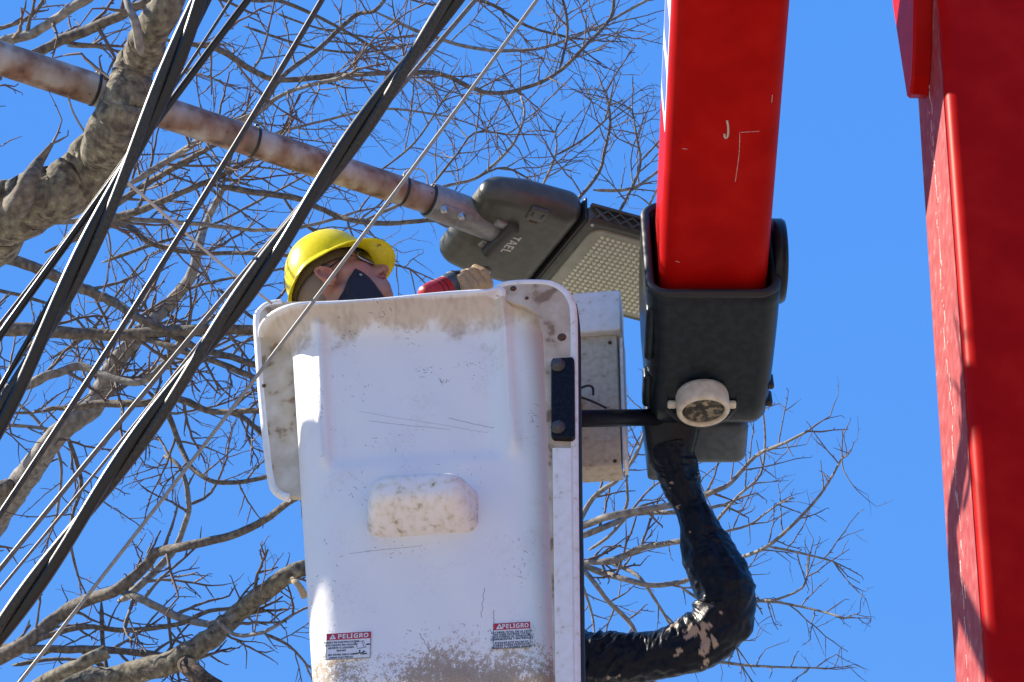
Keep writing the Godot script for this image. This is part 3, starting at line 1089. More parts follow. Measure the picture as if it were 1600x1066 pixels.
	# mounting bracket and its cross tube
	poly = PackedVector2Array()
	for q in [[861, 564], [864, 559], [894, 557], [897, 561], [898, 680], [894, 684], [865, 683], [861, 679]]:
		var p := bpx(q[0], q[1], 0.056)
		poly.append(Vector2(p.x, p.y))
	b = Builder.new()
	b.flat = true
	b.plate(poly, 0.034, 0.056, 0.003)
	var br := part("bracket", b, M.navy, node)
	for q in [[872, 571], [872, 668]]:
		b = Builder.new()
		b.lathe(bpx(q[0], q[1], 0.055), Vector3(0, 0, 1), [[0.017, 0], [0.017, 0.003], [0.012, 0.004], [0.012, 0.012], [0.009, 0.015], [0, 0.015]], 18)
		part("bolt", b, M.bolt, br)
	var inv := bf.affine_inverse()
	b = Builder.new()
	b.t = Transform3D(inv.basis, Vector3.ZERO)
	var p0 := sight(880, 655, 5.83) - bf.origin
	var p1 := sight(1030, 652, 6.10) - bf.origin
	b.tube([p0, p1], [0.0215, 0.0215], 20)
	part("cross_tube", b, M.navy, br)
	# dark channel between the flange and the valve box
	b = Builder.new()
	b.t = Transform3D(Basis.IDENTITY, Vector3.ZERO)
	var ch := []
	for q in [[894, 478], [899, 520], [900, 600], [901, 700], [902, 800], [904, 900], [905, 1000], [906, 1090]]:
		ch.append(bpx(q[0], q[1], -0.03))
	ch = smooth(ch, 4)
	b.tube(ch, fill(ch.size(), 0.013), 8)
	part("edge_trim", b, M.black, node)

	# valve box beside the bucket
	var vb := thing("valve_box", "narrow dirty cream box with white cap between bucket and black cover", "box", Transform3D(bf.basis, sight(935, 530, 6.26)))
	b = Builder.new()
	var px := STEP * 6.26
	b.t.origin = Vector3(0.0, 0.067, -0.02)
	b.rounded(Vector3(75 * px, 0.125, 0.10), 0.006, 3)
	part("cap", b, M.white, vb)
	b = Builder.new()
	b.t.origin = Vector3(-0.002, -0.19, -0.03)
	b.rounded(Vector3(63 * px, 0.39, 0.08), 0.005, 3)
	var body := part("body", b, M.cream, vb)
	b = Builder.new()
	b.t.origin = Vector3(36 * px, -0.185, -0.032)
	b.rounded(Vector3(0.010, 0.37, 0.07), 0.003, 2)
	part("side_strip", b, M.white, vb)  # sky light on the box's right side, put in as a white strip
	for q in [[953, 536], [961, 721]]:
		b = Builder.new()
		var at := vb.transform.affine_inverse() * meet(q[0], q[1], vb.transform * Vector3(0, 0, 0.010), bf.basis.z)
		b.lathe(at, Vector3(0, 0, 1), [[0.005, 0], [0.005, 0.003], [0, 0.004]], 8)
		part("screw", b, M.rust, body)
	b = Builder.new()
	var bits := [[[903, 618], [906, 608], [918, 603], [926, 606], [927, 618]], [[905, 620], [925, 627], [948, 638]], [[903, 600], [904, 625], [902, 650], [906, 672]]]
	for s in bits:
		b = Builder.new()
		var path := []
		for q in s:
			path.append(sight(q[0], q[1], 6.12))
		path = smooth(path, 5)
		b.tube(path, fill(path.size(), 0.0032), 7)
		single("wire_end", b, M.black, ["bent black wire hook sticking out beside the dark bracket", "straight black wire lying across the cream box", "short black wire hanging down along the bucket edge"][bits.find(s)], "wire")

func decal(node: Node3D, c0: Array, c1: Array, left: bool) -> void:
	var z := 0.0
	var a := bpx(c0[0], c0[1], z); var e := bpx(c1[0], c1[1], z)
	var w := e.x - a.x
	var h := 0.064 if left else 0.062
	var b := Builder.new()
	b.flat = true
	b.t.origin = Vector3(a.x, a.y - h, 0.0032)
	b.plate(ring_rect(0, w, 0, h, 0.002, 2), 0.0, 0.0012)
	var sheet := part("warning_decal", b, M.decal_white, node)
	b = Builder.new()
	b.flat = true
	b.t.origin = Vector3(a.x, a.y, 0.0044)
	b.plate(PackedVector2Array([Vector2(0, -0.0165), Vector2(w, -0.0165), Vector2(w, -0.0005), Vector2(0, -0.0005)]), 0.0, 0.0006)
	part("header", b, M.decal_red, sheet)

	var t0 := Transform3D(Basis.IDENTITY, Vector3(a.x + w * 0.60, a.y - 0.0090, 0.0054))
	t0.basis = t0.basis.scaled(Vector3(1.15 if left else 0.98, 1, 1))
	lettering("word", "PELIGRO", 0.0105, t0, M.decal_white, sheet)
	b = Builder.new()
	b.flat = true
	b.t.origin = Vector3(a.x + 0.014, a.y - 0.0145, 0.0049)
	b.plate(PackedVector2Array([Vector2(-0.0075, 0), Vector2(0.0075, 0), Vector2(0, 0.0125)]), 0.0, 0.0006)
	var tri := part("triangle", b, M.decal_white, sheet)
	b = Builder.new()
	b.t.origin = Vector3(a.x + 0.014, a.y - 0.0096, 0.0055)
	b.rounded(Vector3(0.0016, 0.0056, 0.0006), 0.0002, 1)
	part("mark", b, M.ink, sheet)
	# printed frame
	for q in [[w / 2, -h + 0.0006, w, 0.0011], [0.0006, -h / 2 - 0.008, 0.0011, h - 0.017], [w - 0.0006, -h / 2 - 0.008, 0.0011, h - 0.017]]:
		b = Builder.new()
		b.t.origin = Vector3(a.x + q[0], a.y + q[1], 0.0046)
		b.rounded(Vector3(q[2], q[3], 0.0005), 0.0002, 1)
		part("frame_line", b, M.ink, sheet)
	var lines := ["RIESGO DE ELECTROCUCION", "ESTE EQUIPO NO AISLADO", "MUERTE O LESIONES", "GRAVES", "NO OPERE CERCA DE", "LINEAS ELECTRICAS"] if left else ["LA CARGA TOTAL EN LA CESTA", "NO DEBE EXCEDER 170 Kg", "INCLUYENDO AL OPERADOR,", "HERRAMIENTAS Y MATERIALES", "EXCEDER ESTE VALOR DE", "CARGA PUEDE PROVOCAR", "MUERTE O LESIONES GRAVES"]
	for i in lines.size():
		var cx := w * 0.34 if left else w * 0.5
		var cy := -0.0225 - i * (0.0068 if left else 0.0056) - (0.003 if i > 3 else 0.0)
		var t1 := Transform3D(Basis.IDENTITY, Vector3(a.x + cx, a.y + cy, 0.0048))
		lettering("line", lines[i], 0.0042 if left else 0.0046, t1, M.ink, sheet)
	if left:
		# pictogram: tilted bucket over a line and a falling figure
		for q in [[[0.066, -0.024], [0.086, -0.022], [0.091, -0.038], [0.072, -0.040], [0.066, -0.024]], [[0.082, -0.0225], [0.087, -0.038]], [[0.062, -0.053], [0.072, -0.052], [0.078, -0.050], [0.077, -0.044]], [[0.079, -0.054], [0.084, -0.050], [0.089, -0.047]], [[0.084, -0.054], [0.094, -0.053]]]:
			b = Builder.new()
			var pts := []
			for p in q:
				pts.append(Vector3(a.x + p[0] * w / 0.102, a.y + p[1], 0.0046))
			b.tube(pts, fill(pts.size(), 0.0006 if q[0][1] > -0.042 else 0.0016), 5)
			part("pictogram", b, M.ink, sheet)
		b = Builder.new()
		b.t.origin = Vector3(a.x + w * 0.95, a.y - 0.031, 0.0047)
		b.rounded(Vector3(0.010, 0.0035, 0.0005), 0.0002, 1)
		part("pictogram", b, M.ink, sheet)

# a smooth sagging line through surveyed points (least squares parabola), carried on beyond the picture
func run_points(px: Array, d0: float, d1: float, out: float) -> Array:
	var n := px.size()
	var t := []
	var run := 0.0
	for i in n:
		if i > 0:
			run += Vector2(px[i][0], px[i][1]).distance_to(Vector2(px[i - 1][0], px[i - 1][1]))
		t.append(run)
	var s := [0.0, 0.0, 0.0, 0.0, 0.0]
	var rhs := [Vector3.ZERO, Vector3.ZERO, Vector3.ZERO]
	for i in n:
		var k: float = t[i] / run
		var p := sight(px[i][0], px[i][1], lerpf(d0, d1, k))
		for e in 5:
			s[e] += pow(k, e)
		for e in 3:
			rhs[e] += p * pow(k, e)
	var m := Basis(Vector3(s[0], s[1], s[2]), Vector3(s[1], s[2], s[3]), Vector3(s[2], s[3], s[4])).inverse()
	var co := []
	for e in 3:
		co.append(rhs[0] * m.x[e] + rhs[1] * m.y[e] + rhs[2] * m.z[e])
	var reach: float = out / co[1].length()
	var pts := []
	for i in 241:
		var k := lerpf(-reach, 1.0 + reach, i / 240.0)
		pts.append(co[0] + co[1] * k + co[2] * k * k)
	return pts

func cables() -> void:
	var grp := "overhead cables"
	# twisted bundles: two or three conductors laid round each other
	var bundles := [
		[[[318, -8], [262, 95], [226, 190], [205, 248], [150, 375], [78, 510], [-6, 655]], 3.62, 3.50, [[10.5, M.cable], [9.0, M.cable_worn]], "thick twisted black cable pair crossing the forked tree limb", 0.62],
		[[[714, -10], [610, 135], [506, 282], [412, 414], [330, 526], [196, 722], [80, 878], [-8, 994]], 3.58, 3.46, [[10.0, M.cable], [9.2, M.cable_worn]], "thick twisted cable pair running past the helmet to lower left", 0.55]]
	for q in bundles:
		var pts := run_points(q[0], q[1], q[2], 2.0)
		var node := thing("cable_bundle", q[4], "cable", Transform3D.IDENTITY, "twisted cable bundles")
		for k in q[3].size():
			var r: float = q[3][k][0] * STEP * q[1]
			var path := []
			var along := 0.0
			var side := Vector3.ZERO
			for i in pts.size():
				var dir: Vector3 = (pts[mini(i + 1, pts.size() - 1)] - pts[maxi(i - 1, 0)]).normalized()
				if i > 0:
					along += pts[i].distance_to(pts[i - 1])
				var u := dir.cross(Vector3.UP).normalized()
				var w := u.cross(dir)
				var ph: float = TAU * along / q[5] + PI * k + 0.6
				path.append(pts[i] + (u * cos(ph) + w * sin(ph)) * r * 0.82)
			var b := Builder.new()
			b.tube(path, fill(path.size(), r), 12)
			part("conductor", b, q[3][k][1], node)
	var singles := [
		[[[392, -6], [306, 110], [226, 204], [134, 346], [60, 446], [-6, 528]], 3.70, 3.55, 6.0, M.cable, "black cable that crosses behind the thick pair near the limb"],
		[[[365, -6], [282, 120], [205, 230], [106, 372], [-6, 512]], 3.78, 3.62, 2.6, M.wire_dark, "thin dark wire, uppermost at the left picture edge"],
		[[[330, -6], [240, 172], [196, 250], [130, 382], [62, 506], [-6, 612]], 3.68, 3.52, 4.2, M.cable, "black cable just above the thick pair at the left edge"],
		[[[508, -8], [440, 108], [385, 192], [330, 285], [268, 396], [203, 490], [120, 622], [-6, 812]], 3.9, 3.7, 4.6, M.wire_dark, "single dark wire running between the two thick cable pairs"],
		[[[744, -6], [616, 153], [507, 284], [368, 436], [240, 592], [140, 718], [-6, 898]], 3.70, 3.52, 3.8, M.wire_grey, "grey brown wire just above the lower thick cable pair"],
		[[[728, -6], [600, 162], [480, 318], [300, 552], [170, 716], [-6, 926]], 3.74, 3.56, 2.4, M.wire_grey, "thin grey wire hugging the lower thick cable pair"],
		[[[842, -8], [748, 128], [640, 272], [490, 470], [396, 592], [250, 786], [100, 975], [26, 1074]], 3.95, 3.80, 3.0, M.wire_pale, "pale thin wire crossing the helmet and the bucket corner"]]
	for s in singles:
		var pts := run_points(s[0], s[1], s[2], 2.0)
		var b := Builder.new()
		b.tube(pts, fill(pts.size(), s[3] * STEP * s[1]), 10)
		single("overhead_cable", b, s[4], s[5], "cable", grp)
	var b := Builder.new()
	var pts := smooth([sight(188, 276, 3.58), sight(205, 290, 3.75), sight(268, 345, 4.3), sight(345, 412, 5.0), sight(424, 474, 5.72)], 12)
	b.tube(pts, fill(pts.size(), 0.0030), 8)
	single("tag_line", b, M.rope, "thin cream rope slanting down to the bucket's left corner", "rope")

# ---- trees: surveyed limbs and branches, with twigs grown from them ----
var tw: Builder

func twig_tube(pts: Array, r0: float, r1: float, c0: Color, c1: Color, sides: int) -> void:
	var v0 := tw.v.size()
	var n := pts.size()
	var side := Vector3.ZERO
	for i in n:
		var dir: Vector3 = (pts[mini(i + 1, n - 1)] - pts[maxi(i - 1, 0)]).normalized()
		if side == Vector3.ZERO:
			side = dir.cross(Vector3(0.3, 0.5, 0.8)).normalized()
		side = (side - dir * side.dot(dir)).normalized()
		var up := dir.cross(side)
		var k := float(i) / (n - 1)
		var r := lerpf(r0, r1, k) * (1.0 if i % 2 == 0 else 1.22)
		if i == n - 1:
			r *= 0.9
		for j in sides:
			var w := TAU * j / sides
			tw.v.append(pts[i] + (side * cos(w) + up * sin(w)) * r)
			tw.c.append(c0.lerp(c1, k))
	for i in n - 1:
		for j in sides:
			var a := v0 + i * sides + j
			var b := v0 + i * sides + (j + 1) % sides
			tw.tri(a, b, a + sides); tw.tri(b, b + sides, a + sides)

func twig(p: Vector3, dir: Vector3, length: float, r: float, level: int, red: float) -> void:
	var step := rng.randf_range(0.022, 0.038)
	var n := clampi(int(length / step), 2, 22)
	var pts := [p]
	var d := dir
	var flip := 1.0
	var bend := Vector3(rng.randfn(), rng.randfn() + 0.35, rng.randfn()).normalized() * rng.randf_range(0.0, 0.11)
	var kink := d.cross(Vector3(rng.randfn(), rng.randfn(), rng.randfn())).normalized()
	for i in n:
		flip = -flip
		d = (d + bend + kink * flip * rng.randf_range(0.05, 0.26) + Vector3(rng.randfn(), rng.randfn(), rng.randfn()) * 0.07).normalized()
		pts.append(pts[-1] + d * step * rng.randf_range(0.7, 1.3))
		if level < 2 and i > 0 and rng.randf() < (0.50 if level == 0 else 0.30):
			var k := float(i) / n
			var off := d.cross(Vector3(rng.randfn(), rng.randfn(), rng.randfn())).normalized()
			var nd := (d + off * rng.randf_range(0.6, 1.5)).normalized()
			twig(pts[-1], nd, length * rng.randf_range(0.22, 0.6) * (1.0 - 0.5 * k), r * lerpf(0.72, 0.5, k), level + 1, red)
		elif rng.randf() < 0.55:
			# a bud or short spur
			var off := d.cross(Vector3(rng.randfn(), rng.randfn(), rng.randfn())).normalized()
			var q: Vector3 = pts[-1] + (off + d * 0.8).normalized() * rng.randf_range(0.006, 0.016)
			twig_tube([pts[-1], pts[-1].lerp(q, 0.6), q], r * 0.55, r * 0.35, Color(0.075, 0.05, 0.042), Color(0.09, 0.045, 0.038), 3)
	var base := Color(0.125, 0.105, 0.088).lerp(Color(0.20, 0.185, 0.165), rng.randf() * 0.8)
	var tip := Color(0.105, 0.080, 0.068).lerp(Color(0.115, 0.042, 0.040), red * rng.randf())
	twig_tube(pts, r, r * 0.5, base if level == 0 else base.lerp(tip, 0.45), tip, 5 if level == 0 else 4)

# q: points, first and last distance, first and last width, material, twigs per metre, twig length
func limb(tree: Node3D, called: String, px: Array, d0: float, d1: float, w0: float, w1: float, m: Material, density := 14.0, reach := 0.34, red := 0.5) -> MeshInstance3D:
	var pts := []
	var total := 0.0
	for i in range(1, px.size()):
		total += Vector2(px[i][0], px[i][1]).distance_to(Vector2(px[i - 1][0], px[i - 1][1]))
	var run := 0.0
	for i in px.size():
		if i > 0:
			run += Vector2(px[i][0], px[i][1]).distance_to(Vector2(px[i - 1][0], px[i - 1][1]))
		var k := run / total
		pts.append(sight(px[i][0], px[i][1], lerpf(d0, d1, k) + 0.05 * sin(i * 1.9 + px[0][0])))
	var per := maxi(3, int(total / px.size() / 9.0))
	var line := smooth(pts, per)
	var radii := []
	var n := line.size()
	var wander := Vector3.ZERO
	var swell := 0.0
	for i in n:
		var k := float(i) / (n - 1)
		var dist := lerpf(d0, d1, k)
		var r := lerpf(w0, w1, pow(k, 0.8)) * 0.5 * STEP * dist
		var wob := 0.10 if w0 > 24 else 0.16
		wander = wander * 0.6 + Vector3(rng.randfn(), rng.randfn(), rng.randfn()) * 0.6
		line[i] += wander * r * wob
		swell = swell * 0.7 + rng.randfn() * 0.3
		if called == "branch" and px[0][0] > 0:
			r *= lerpf(0.4, 1.0, smoothstep(0.0, 0.12, k))
		radii.append(r * (1.0 + swell * (0.05 if w0 > 24 else 0.11)))
	var b := Builder.new()
	# ring by ring, with an uneven outline on the thicker limbs
	var sides := 18 if w0 > 24 else (10 if w0 > 9 else 7)
	var rings := []
	var side := Vector3.ZERO
	for i in n:
		var dir: Vector3 = (line[mini(i + 1, n - 1)] - line[maxi(i - 1, 0)]).normalized()
		if side == Vector3.ZERO:
			side = dir.cross(Vector3(0.3, 0.5, 0.8)).normalized()
		side = (side - dir * side.dot(dir)).normalized()
		var up := dir.cross(side)
		var ring := PackedVector3Array()
		for j in sides:
			var w := TAU * j / sides
			var bump := 1.0 + 0.05 * sin(w * 3.0 + i * 0.35) + rng.randf_range(-0.02, 0.02)
			ring.append(line[i] + (side * cos(w) + up * sin(w)) * radii[i] * bump)
		rings.append(ring)
	b.skin(rings)
	var o := part(called, b, m, tree)
	# twigs
	var flip := 1.0
	for i in range(1, n):
		var k := float(i) / (n - 1)
		var seg: float = line[i].distance_to(line[i - 1])
		var want := seg * density * (0.55 + 0.75 * k)
		while want > 0 and rng.randf() < want:
			want -= 1.0
			flip = -flip
			var dir: Vector3 = (line[i] - line[i - 1]).normalized()
			var off := dir.cross(Vector3(rng.randfn() * 0.5, rng.randfn() * 0.5, flip * 1.0)).normalized()
			var nd := (dir * rng.randf_range(0.35, 1.1) + off + Vector3(0, 0.1, 0)).normalized()
			var r := clampf(radii[i] * 0.42, 0.0022, 0.0062)
			twig(line[i], nd, reach * rng.randf_range(0.35, 1.15) * (1.0 - 0.35 * k), r, 0, red)
	if density > 0:
		for e in 2:
			twig(line[-1], ((line[-1] - line[-2]).normalized() + Vector3(rng.randfn(), rng.randfn(), rng.randfn()) * 0.3).normalized(), reach * 0.5, clampf(radii[-1] * 0.8, 0.0022, 0.006), 0, red)
	return o

func tree_base(label: String, trunk_at: Vector3, height: float, r: float, m: Material) -> Node3D:
	var t := thing("bare_tree", label, "tree", Transform3D.IDENTITY, "bare trees")
	tw = Builder.new()
	var b := Builder.new()
	var pts := []
	var radii := []
	for i in 25:
		var k := i / 24.0
		pts.append(Vector3(trunk_at.x + 0.06 * sin(k * 5.0), height * k, trunk_at.z + 0.05 * cos(k * 4.0)))
		radii.append(r * (1.0 - 0.45 * k + 0.5 * exp(-k * 16.0)))
	b.tube(pts, radii, 20)
	part("trunk", b, m, t)
	return t

func tree_done(t: Node3D) -> void:
	var o := part("twigs", tw, M.twig, t)
	o.set_meta("kind", "stuff")

func trees() -> void:
	# the near tree: a thick forked limb in front of the lamp arm, long boughs fanning to the right above it
	var root := sight(-330, 1000, 6.7)
	var t := tree_base("bare tree whose thick forked limb crosses the lamp arm at upper left", root, root.y + 0.3, 0.16, M.bark)
	limb(t, "limb", [[-330, 1020], [-300, 760], [-190, 520], [-50, 385], [30, 330], [100, 291], [150, 255], [172, 212], [192, 156], [214, 104], [232, 62], [258, 10], [280, -60]], 6.7, 5.70, 124, 46, M.bark_lichen, 2.5, 0.3)
	limb(t, "branch", [[222, 84], [214, 40], [199, 8], [190, -20]], 5.7, 5.75, 16, 10, M.bark_pale, 4.0, 0.2)
	limb(t, "stub", [[22, 322], [42, 286], [62, 252], [82, 224]], 5.9, 5.9, 44, 5, M.bark, 4.0, 0.14)
	var fan := [
		[[[-160, 130], [-60, 105], [0, 70], [60, 46], [130, 2], [160, -20]], 7.0, 6.8, 20, 14],
		[[[-160, 180], [-40, 130], [60, 82], [140, 46], [228, 2], [250, -20]], 7.0, 6.9, 20, 14],
		[[[-60, 60], [40, 30], [80, -20]], 7.4, 7.4, 9, 5],
		[[[105, 72], [150, 74], [200, 83], [260, 100], [330, 122]], 7.0, 7.0, 6, 3],
		[[[240, 60], [300, 70], [338, 75], [394, 109], [440, 125], [535, 117], [616, 114], [688, 116], [740, 138], [774, 145], [825, 136], [873, 112], [918, 68], [954, 27], [960, -20]], 6.9, 7.6, 11, 5],
		[[[330, -20], [395, 0], [445, 4], [535, 46], [616, 95], [670, 130]], 7.3, 7.6, 9, 3],
		[[[188, 297], [255, 255], [319, 216], [390, 180], [420, 162], [458, 141], [535, 121]], 7.2, 7.0, 12, 6],
		[[[150, 345], [203, 304], [270, 262], [338, 225], [405, 176], [450, 143], [530, 124]], 7.4, 7.1, 12, 5],
		[[[405, 176], [440, 121], [499, 76], [553, 25], [585, 18], [607, -10]], 7.2, 7.4, 9, 6],
		[[[585, 18], [643, 45], [693, 63], [745, 76], [792, 79], [840, 76], [882, 63], [930, 44], [972, 22], [1012, 0]], 7.4, 7.9, 7, 4],
		[[[640, -20], [760, 4], [823, 40], [886, 58]], 7.6, 7.8, 7, 4],
		[[[873, 112], [886, 58], [882, 10], [870, -20]], 7.6, 7.7, 5, 4],
		[[[560, 349], [625, 320], [688, 293], [742, 279], [778, 252], [805, 220], [819, 180], [814, 150]], 7.6, 7.7, 7, 3.5],
		[[[742, 279], [790, 262], [846, 293]], 7.6, 7.7, 4, 3],
		[[[675, 290], [700, 258], [715, 240], [742, 207], [790, 210]], 7.5, 7.6, 5, 3],
		[[[830, 320], [846, 293], [868, 243], [868, 207]], 7.5, 7.6, 5, 3],
		[[[868, 243], [909, 220], [945, 189]], 7.55, 7.6, 4, 3],
		[[[870, 345], [900, 315], [936, 270], [945, 234], [954, 189], [947, 144]], 7.5, 7.7, 8, 3.5],
		[[[927, 297], [985, 295], [1030, 266], [1060, 240]], 7.5, 7.6, 6, 4],
		[[[940, 372], [963, 338], [990, 288], [1001, 252], [994, 210], [988, 171]], 7.4, 7.5, 6, 3],
		[[[1001, 252], [1030, 220], [1050, 200]], 7.5, 7.5, 4, 3],
		[[[1000, 360], [1015, 320], [1030, 290]], 7.4, 7.4, 4, 3],
		[[[100, 372], [165, 345], [225, 327], [285, 300], [338, 278], [394, 248], [430, 225]], 7.2, 7.3, 15, 6],
		[[[330, 289], [398, 300], [468, 311], [517, 333], [560, 346], [607, 349], [679, 344]], 7.3, 7.4, 11, 7],
		[[[60, 352], [176, 342], [300, 349], [405, 360], [480, 353], [560, 330]], 7.3, 7.4, 10, 4],
		[[[480, 353], [560, 395], [640, 420]], 7.5, 7.6, 5, 3],
		[[[70, 395], [184, 350], [236, 381], [305, 395], [400, 396], [470, 400]], 7.4, 7.6, 10, 6],
		[[[0, 120], [-80, 170], [-200, 260]], 7.2, 7.0, 14, 18],
		[[[160, 410], [230, 385], [330, 352], [430, 300], [500, 262]], 7.8, 7.9, 7, 3],
		[[[380, 40], [470, 70], [560, 82], [650, 68]], 7.9, 8.0, 5, 3],
		[[[420, 210], [500, 190], [600, 170], [700, 182]], 7.8, 8.0, 6, 3],
		[[[430, 20], [500, 45], [590, 60]], 8.0, 8.0, 4, 3],
		[[[540, 300], [600, 262], [650, 220], [690, 160]], 7.9, 8.0, 4, 3]]
	for i in fan.size():
		var q: Array = fan[i]
		limb(t, "branch", q[0], q[1], q[2], q[3], q[4], M.bark if i % 3 else M.bark_pale, 15.0, 0.36, 0.75)
	tree_done(t)

	# the pale tree behind it, rising from the left edge
	root = sight(-260, 1010, 8.8)
	t = tree_base("pale barked bare tree with a slanting stem at the left edge", root, root.y + 0.1, 0.17, M.bark_pale)
	limb(t, "limb", [[-260, 1120], [-120, 950], [0, 800], [45, 741], [90, 680], [153, 624], [168, 584], [205, 537], [243, 496], [264, 475], [295, 437], [310, 390], [322, 350], [345, 300]], 8.8, 8.2, 52, 9, M.bark_pale, 9.0, 0.36)
	limb(t, "stub", [[-60, 770], [-10, 766], [18, 762]], 8.7, 8.5, 30, 26, M.bark, 0.0)
	var second := [
		[[[-220, 560], [-60, 520], [0, 513], [80, 519], [150, 523], [243, 520], [312, 515], [400, 515], [480, 520]], 8.2, 7.9, 26, 14],
		[[[-200, 320], [-60, 385], [28, 409], [121, 447], [174, 471], [215, 496], [257, 517], [312, 545], [410, 572], [470, 590]], 8.1, 7.9, 22, 9],
		[[[170, 519], [222, 527], [278, 545], [347, 569], [410, 596], [470, 618]], 8.0, 7.9, 13, 8],
		[[[-80, 625], [35, 603], [69, 590], [121, 572], [156, 586], [219, 598], [264, 558], [290, 520]], 8.3, 8.1, 20, 8],
		[[[70, 640], [160, 631], [222, 630], [278, 624], [333, 643], [413, 642], [470, 652]], 8.3, 8.1, 13, 9],
		[[[230, 610], [260, 645], [278, 690], [299, 731], [336, 753], [385, 752], [429, 741], [465, 722]], 8.4, 8.2, 10, 6],
		[[[333, 643], [375, 649], [420, 690], [460, 740]], 8.3, 8.3, 10, 7],
		[[[-60, 660], [0, 664], [76, 671], [110, 690]], 8.6, 8.6, 8, 5],
		[[[100, 668], [127, 751], [113, 803], [110, 848], [122, 900]], 8.6, 8.5, 8, 4],
		[[[150, 630], [200, 600], [240, 575], [300, 560], [380, 520]], 8.6, 8.6, 7, 4],
		[[[264, 475], [300, 450], [360, 435], [440, 420]], 8.5, 8.5, 6, 4],
		[[[20, 625], [60, 660], [94, 720], [90, 800]], 8.7, 8.6, 7, 4],
		[[[-20, 450], [60, 470], [120, 500], [160, 560]], 8.6, 8.5, 7, 4],
		[[[80, 560], [140, 520], [190, 450], [230, 400]], 8.7, 8.6, 6, 3],
		[[[340, 450], [400, 500], [460, 520]], 8.5, 8.5, 6, 4]]
	for i in second.size():
		var q: Array = second[i]
		limb(t, "branch", q[0], q[1], q[2], q[3], q[4], M.bark if i % 4 < 3 else M.bark_pale, 12.0, 0.38, 0.45)
	tree_done(t)

	# the low tree: its lichened bough passes behind the bucket and spreads out on the other side
	root = sight(-60, 1400, 8.3)
	t = tree_base("bare tree with a lichen covered bough passing behind the bucket", root, root.y + 0.1, 0.18, M.bark_lichen)
	limb(t, "limb", [[-60, 1240], [40, 1120], [120, 1072], [192, 1054], [268, 1036], [326, 999], [371, 961], [422, 920], [467, 892], [560, 872], [680, 862], [800, 866], [905, 880]], 8.2, 7.7, 50, 17, M.bark_lichen, 2.5, 0.3)
	limb(t, "stub", [[20, 1096], [75, 1060], [120, 1040], [165, 1017]], 8.1, 7.9, 24, 21, M.bark_lichen, 0.0)
	limb(t, "stub", [[285, 1030], [305, 1050], [340, 1080]], 7.95, 7.8, 26, 32, M.dead_wood, 0.0)
	limb(t, "stub", [[456, 905], [466, 914], [474, 930]], 7.7, 7.6, 8, 13, M.cut_wood, 0.0)
	var third := [
		[[[-80, 1060], [0, 1026], [45, 1002], [96, 961], [137, 937], [185, 920], [227, 885], [247, 863], [292, 853], [360, 837], [412, 813], [457, 782], [500, 760]], 8.4, 7.9, 27, 9],
		[[[185, 923], [223, 937], [261, 957], [299, 969], [330, 975], [372, 962]], 8.2, 8.0, 15, 10],
		[[[40, 1005], [69, 995], [134, 980], [192, 985], [275, 976], [323, 956], [360, 951]], 8.3, 8.1, 11, 6],
		[[[-100, 1010], [0, 1012], [62, 1014], [172, 1016], [247, 1024], [300, 1034]], 8.4, 8.1, 14, 11],
		[[[185, 940], [213, 920], [268, 865], [288, 817], [295, 789], [285, 738], [265, 715]], 8.5, 8.5, 14, 6],
		[[[158, 940], [160, 1002], [168, 1050], [172, 1080]], 8.3, 8.2, 8, 6],
		[[[295, 789], [330, 770], [355, 715]], 8.5, 8.5, 6, 3],
		[[[340, 970], [367, 992], [412, 988], [457, 961]], 7.9, 7.9, 8, 5],
		[[[412, 990], [450, 1008], [477, 1036]], 7.9, 7.9, 6, 4],
		[[[20, 1040], [90, 1030], [150, 1034]], 8.5, 8.5, 8, 5],
		[[[885, 870], [898, 830], [932, 815], [967, 803], [1043, 790], [1075, 786], [1110, 770], [1141, 756], [1181, 713], [1228, 691], [1262, 674]], 7.7, 7.3, 16, 4],
		[[[890, 845], [952, 821], [989, 803], [1040, 801], [1080, 800], [1130, 790]], 7.7, 7.6, 12, 5],
		[[[902, 879], [952, 877], [992, 861], [1030, 852], [1072, 847], [1110, 870], [1152, 872], [1199, 854], [1249, 810], [1286, 767], [1316, 716]], 7.7, 7.2, 13, 3.5],
		[[[905, 880], [940, 894], [970, 904], [1018, 915], [1068, 908], [1097, 897], [1150, 915], [1180, 939]], 7.7, 7.5, 12, 5],
		[[[907, 884], [930, 912], [952, 941], [989, 980], [1010, 1040]], 7.7, 7.6, 9, 6],
		[[[950, 878], [985, 893], [1007, 912], [1039, 962], [1060, 1000]], 7.7, 7.6, 8, 4],
		[[[898, 830], [927, 778], [970, 745], [1000, 698], [1010, 650]], 7.7, 7.5, 10, 4],
		[[[975, 800], [981, 781], [979, 734], [990, 700]], 7.7, 7.6, 6, 3],
		[[[1177, 939], [1213, 937], [1253, 919], [1262, 895]], 7.5, 7.4, 5, 3],
		[[[1180, 940], [1213, 941], [1271, 952], [1320, 966]], 7.5, 7.4, 5, 3],
		[[[1040, 962], [1101, 1024], [1148, 1038], [1206, 1042], [1275, 1044]], 7.6, 7.4, 7, 3],
		[[[1090, 845], [1130, 832], [1170, 821], [1195, 803], [1215, 789]], 7.5, 7.4, 5, 3],
		[[[1199, 854], [1246, 863], [1302, 877]], 7.35, 7.3, 5, 3],
		[[[1100, 840], [1119, 814], [1155, 774], [1188, 742], [1196, 690], [1192, 640]], 7.5, 7.4, 6, 3],
		[[[920, 860], [960, 830], [1010, 770], [1050, 740]], 7.8, 7.8, 6, 3],
		[[[905, 900], [925, 960], [930, 1010]], 7.8, 7.8, 5, 3],
		[[[1060, 915], [1120, 960], [1150, 1010]], 7.6, 7.5, 5, 3]]
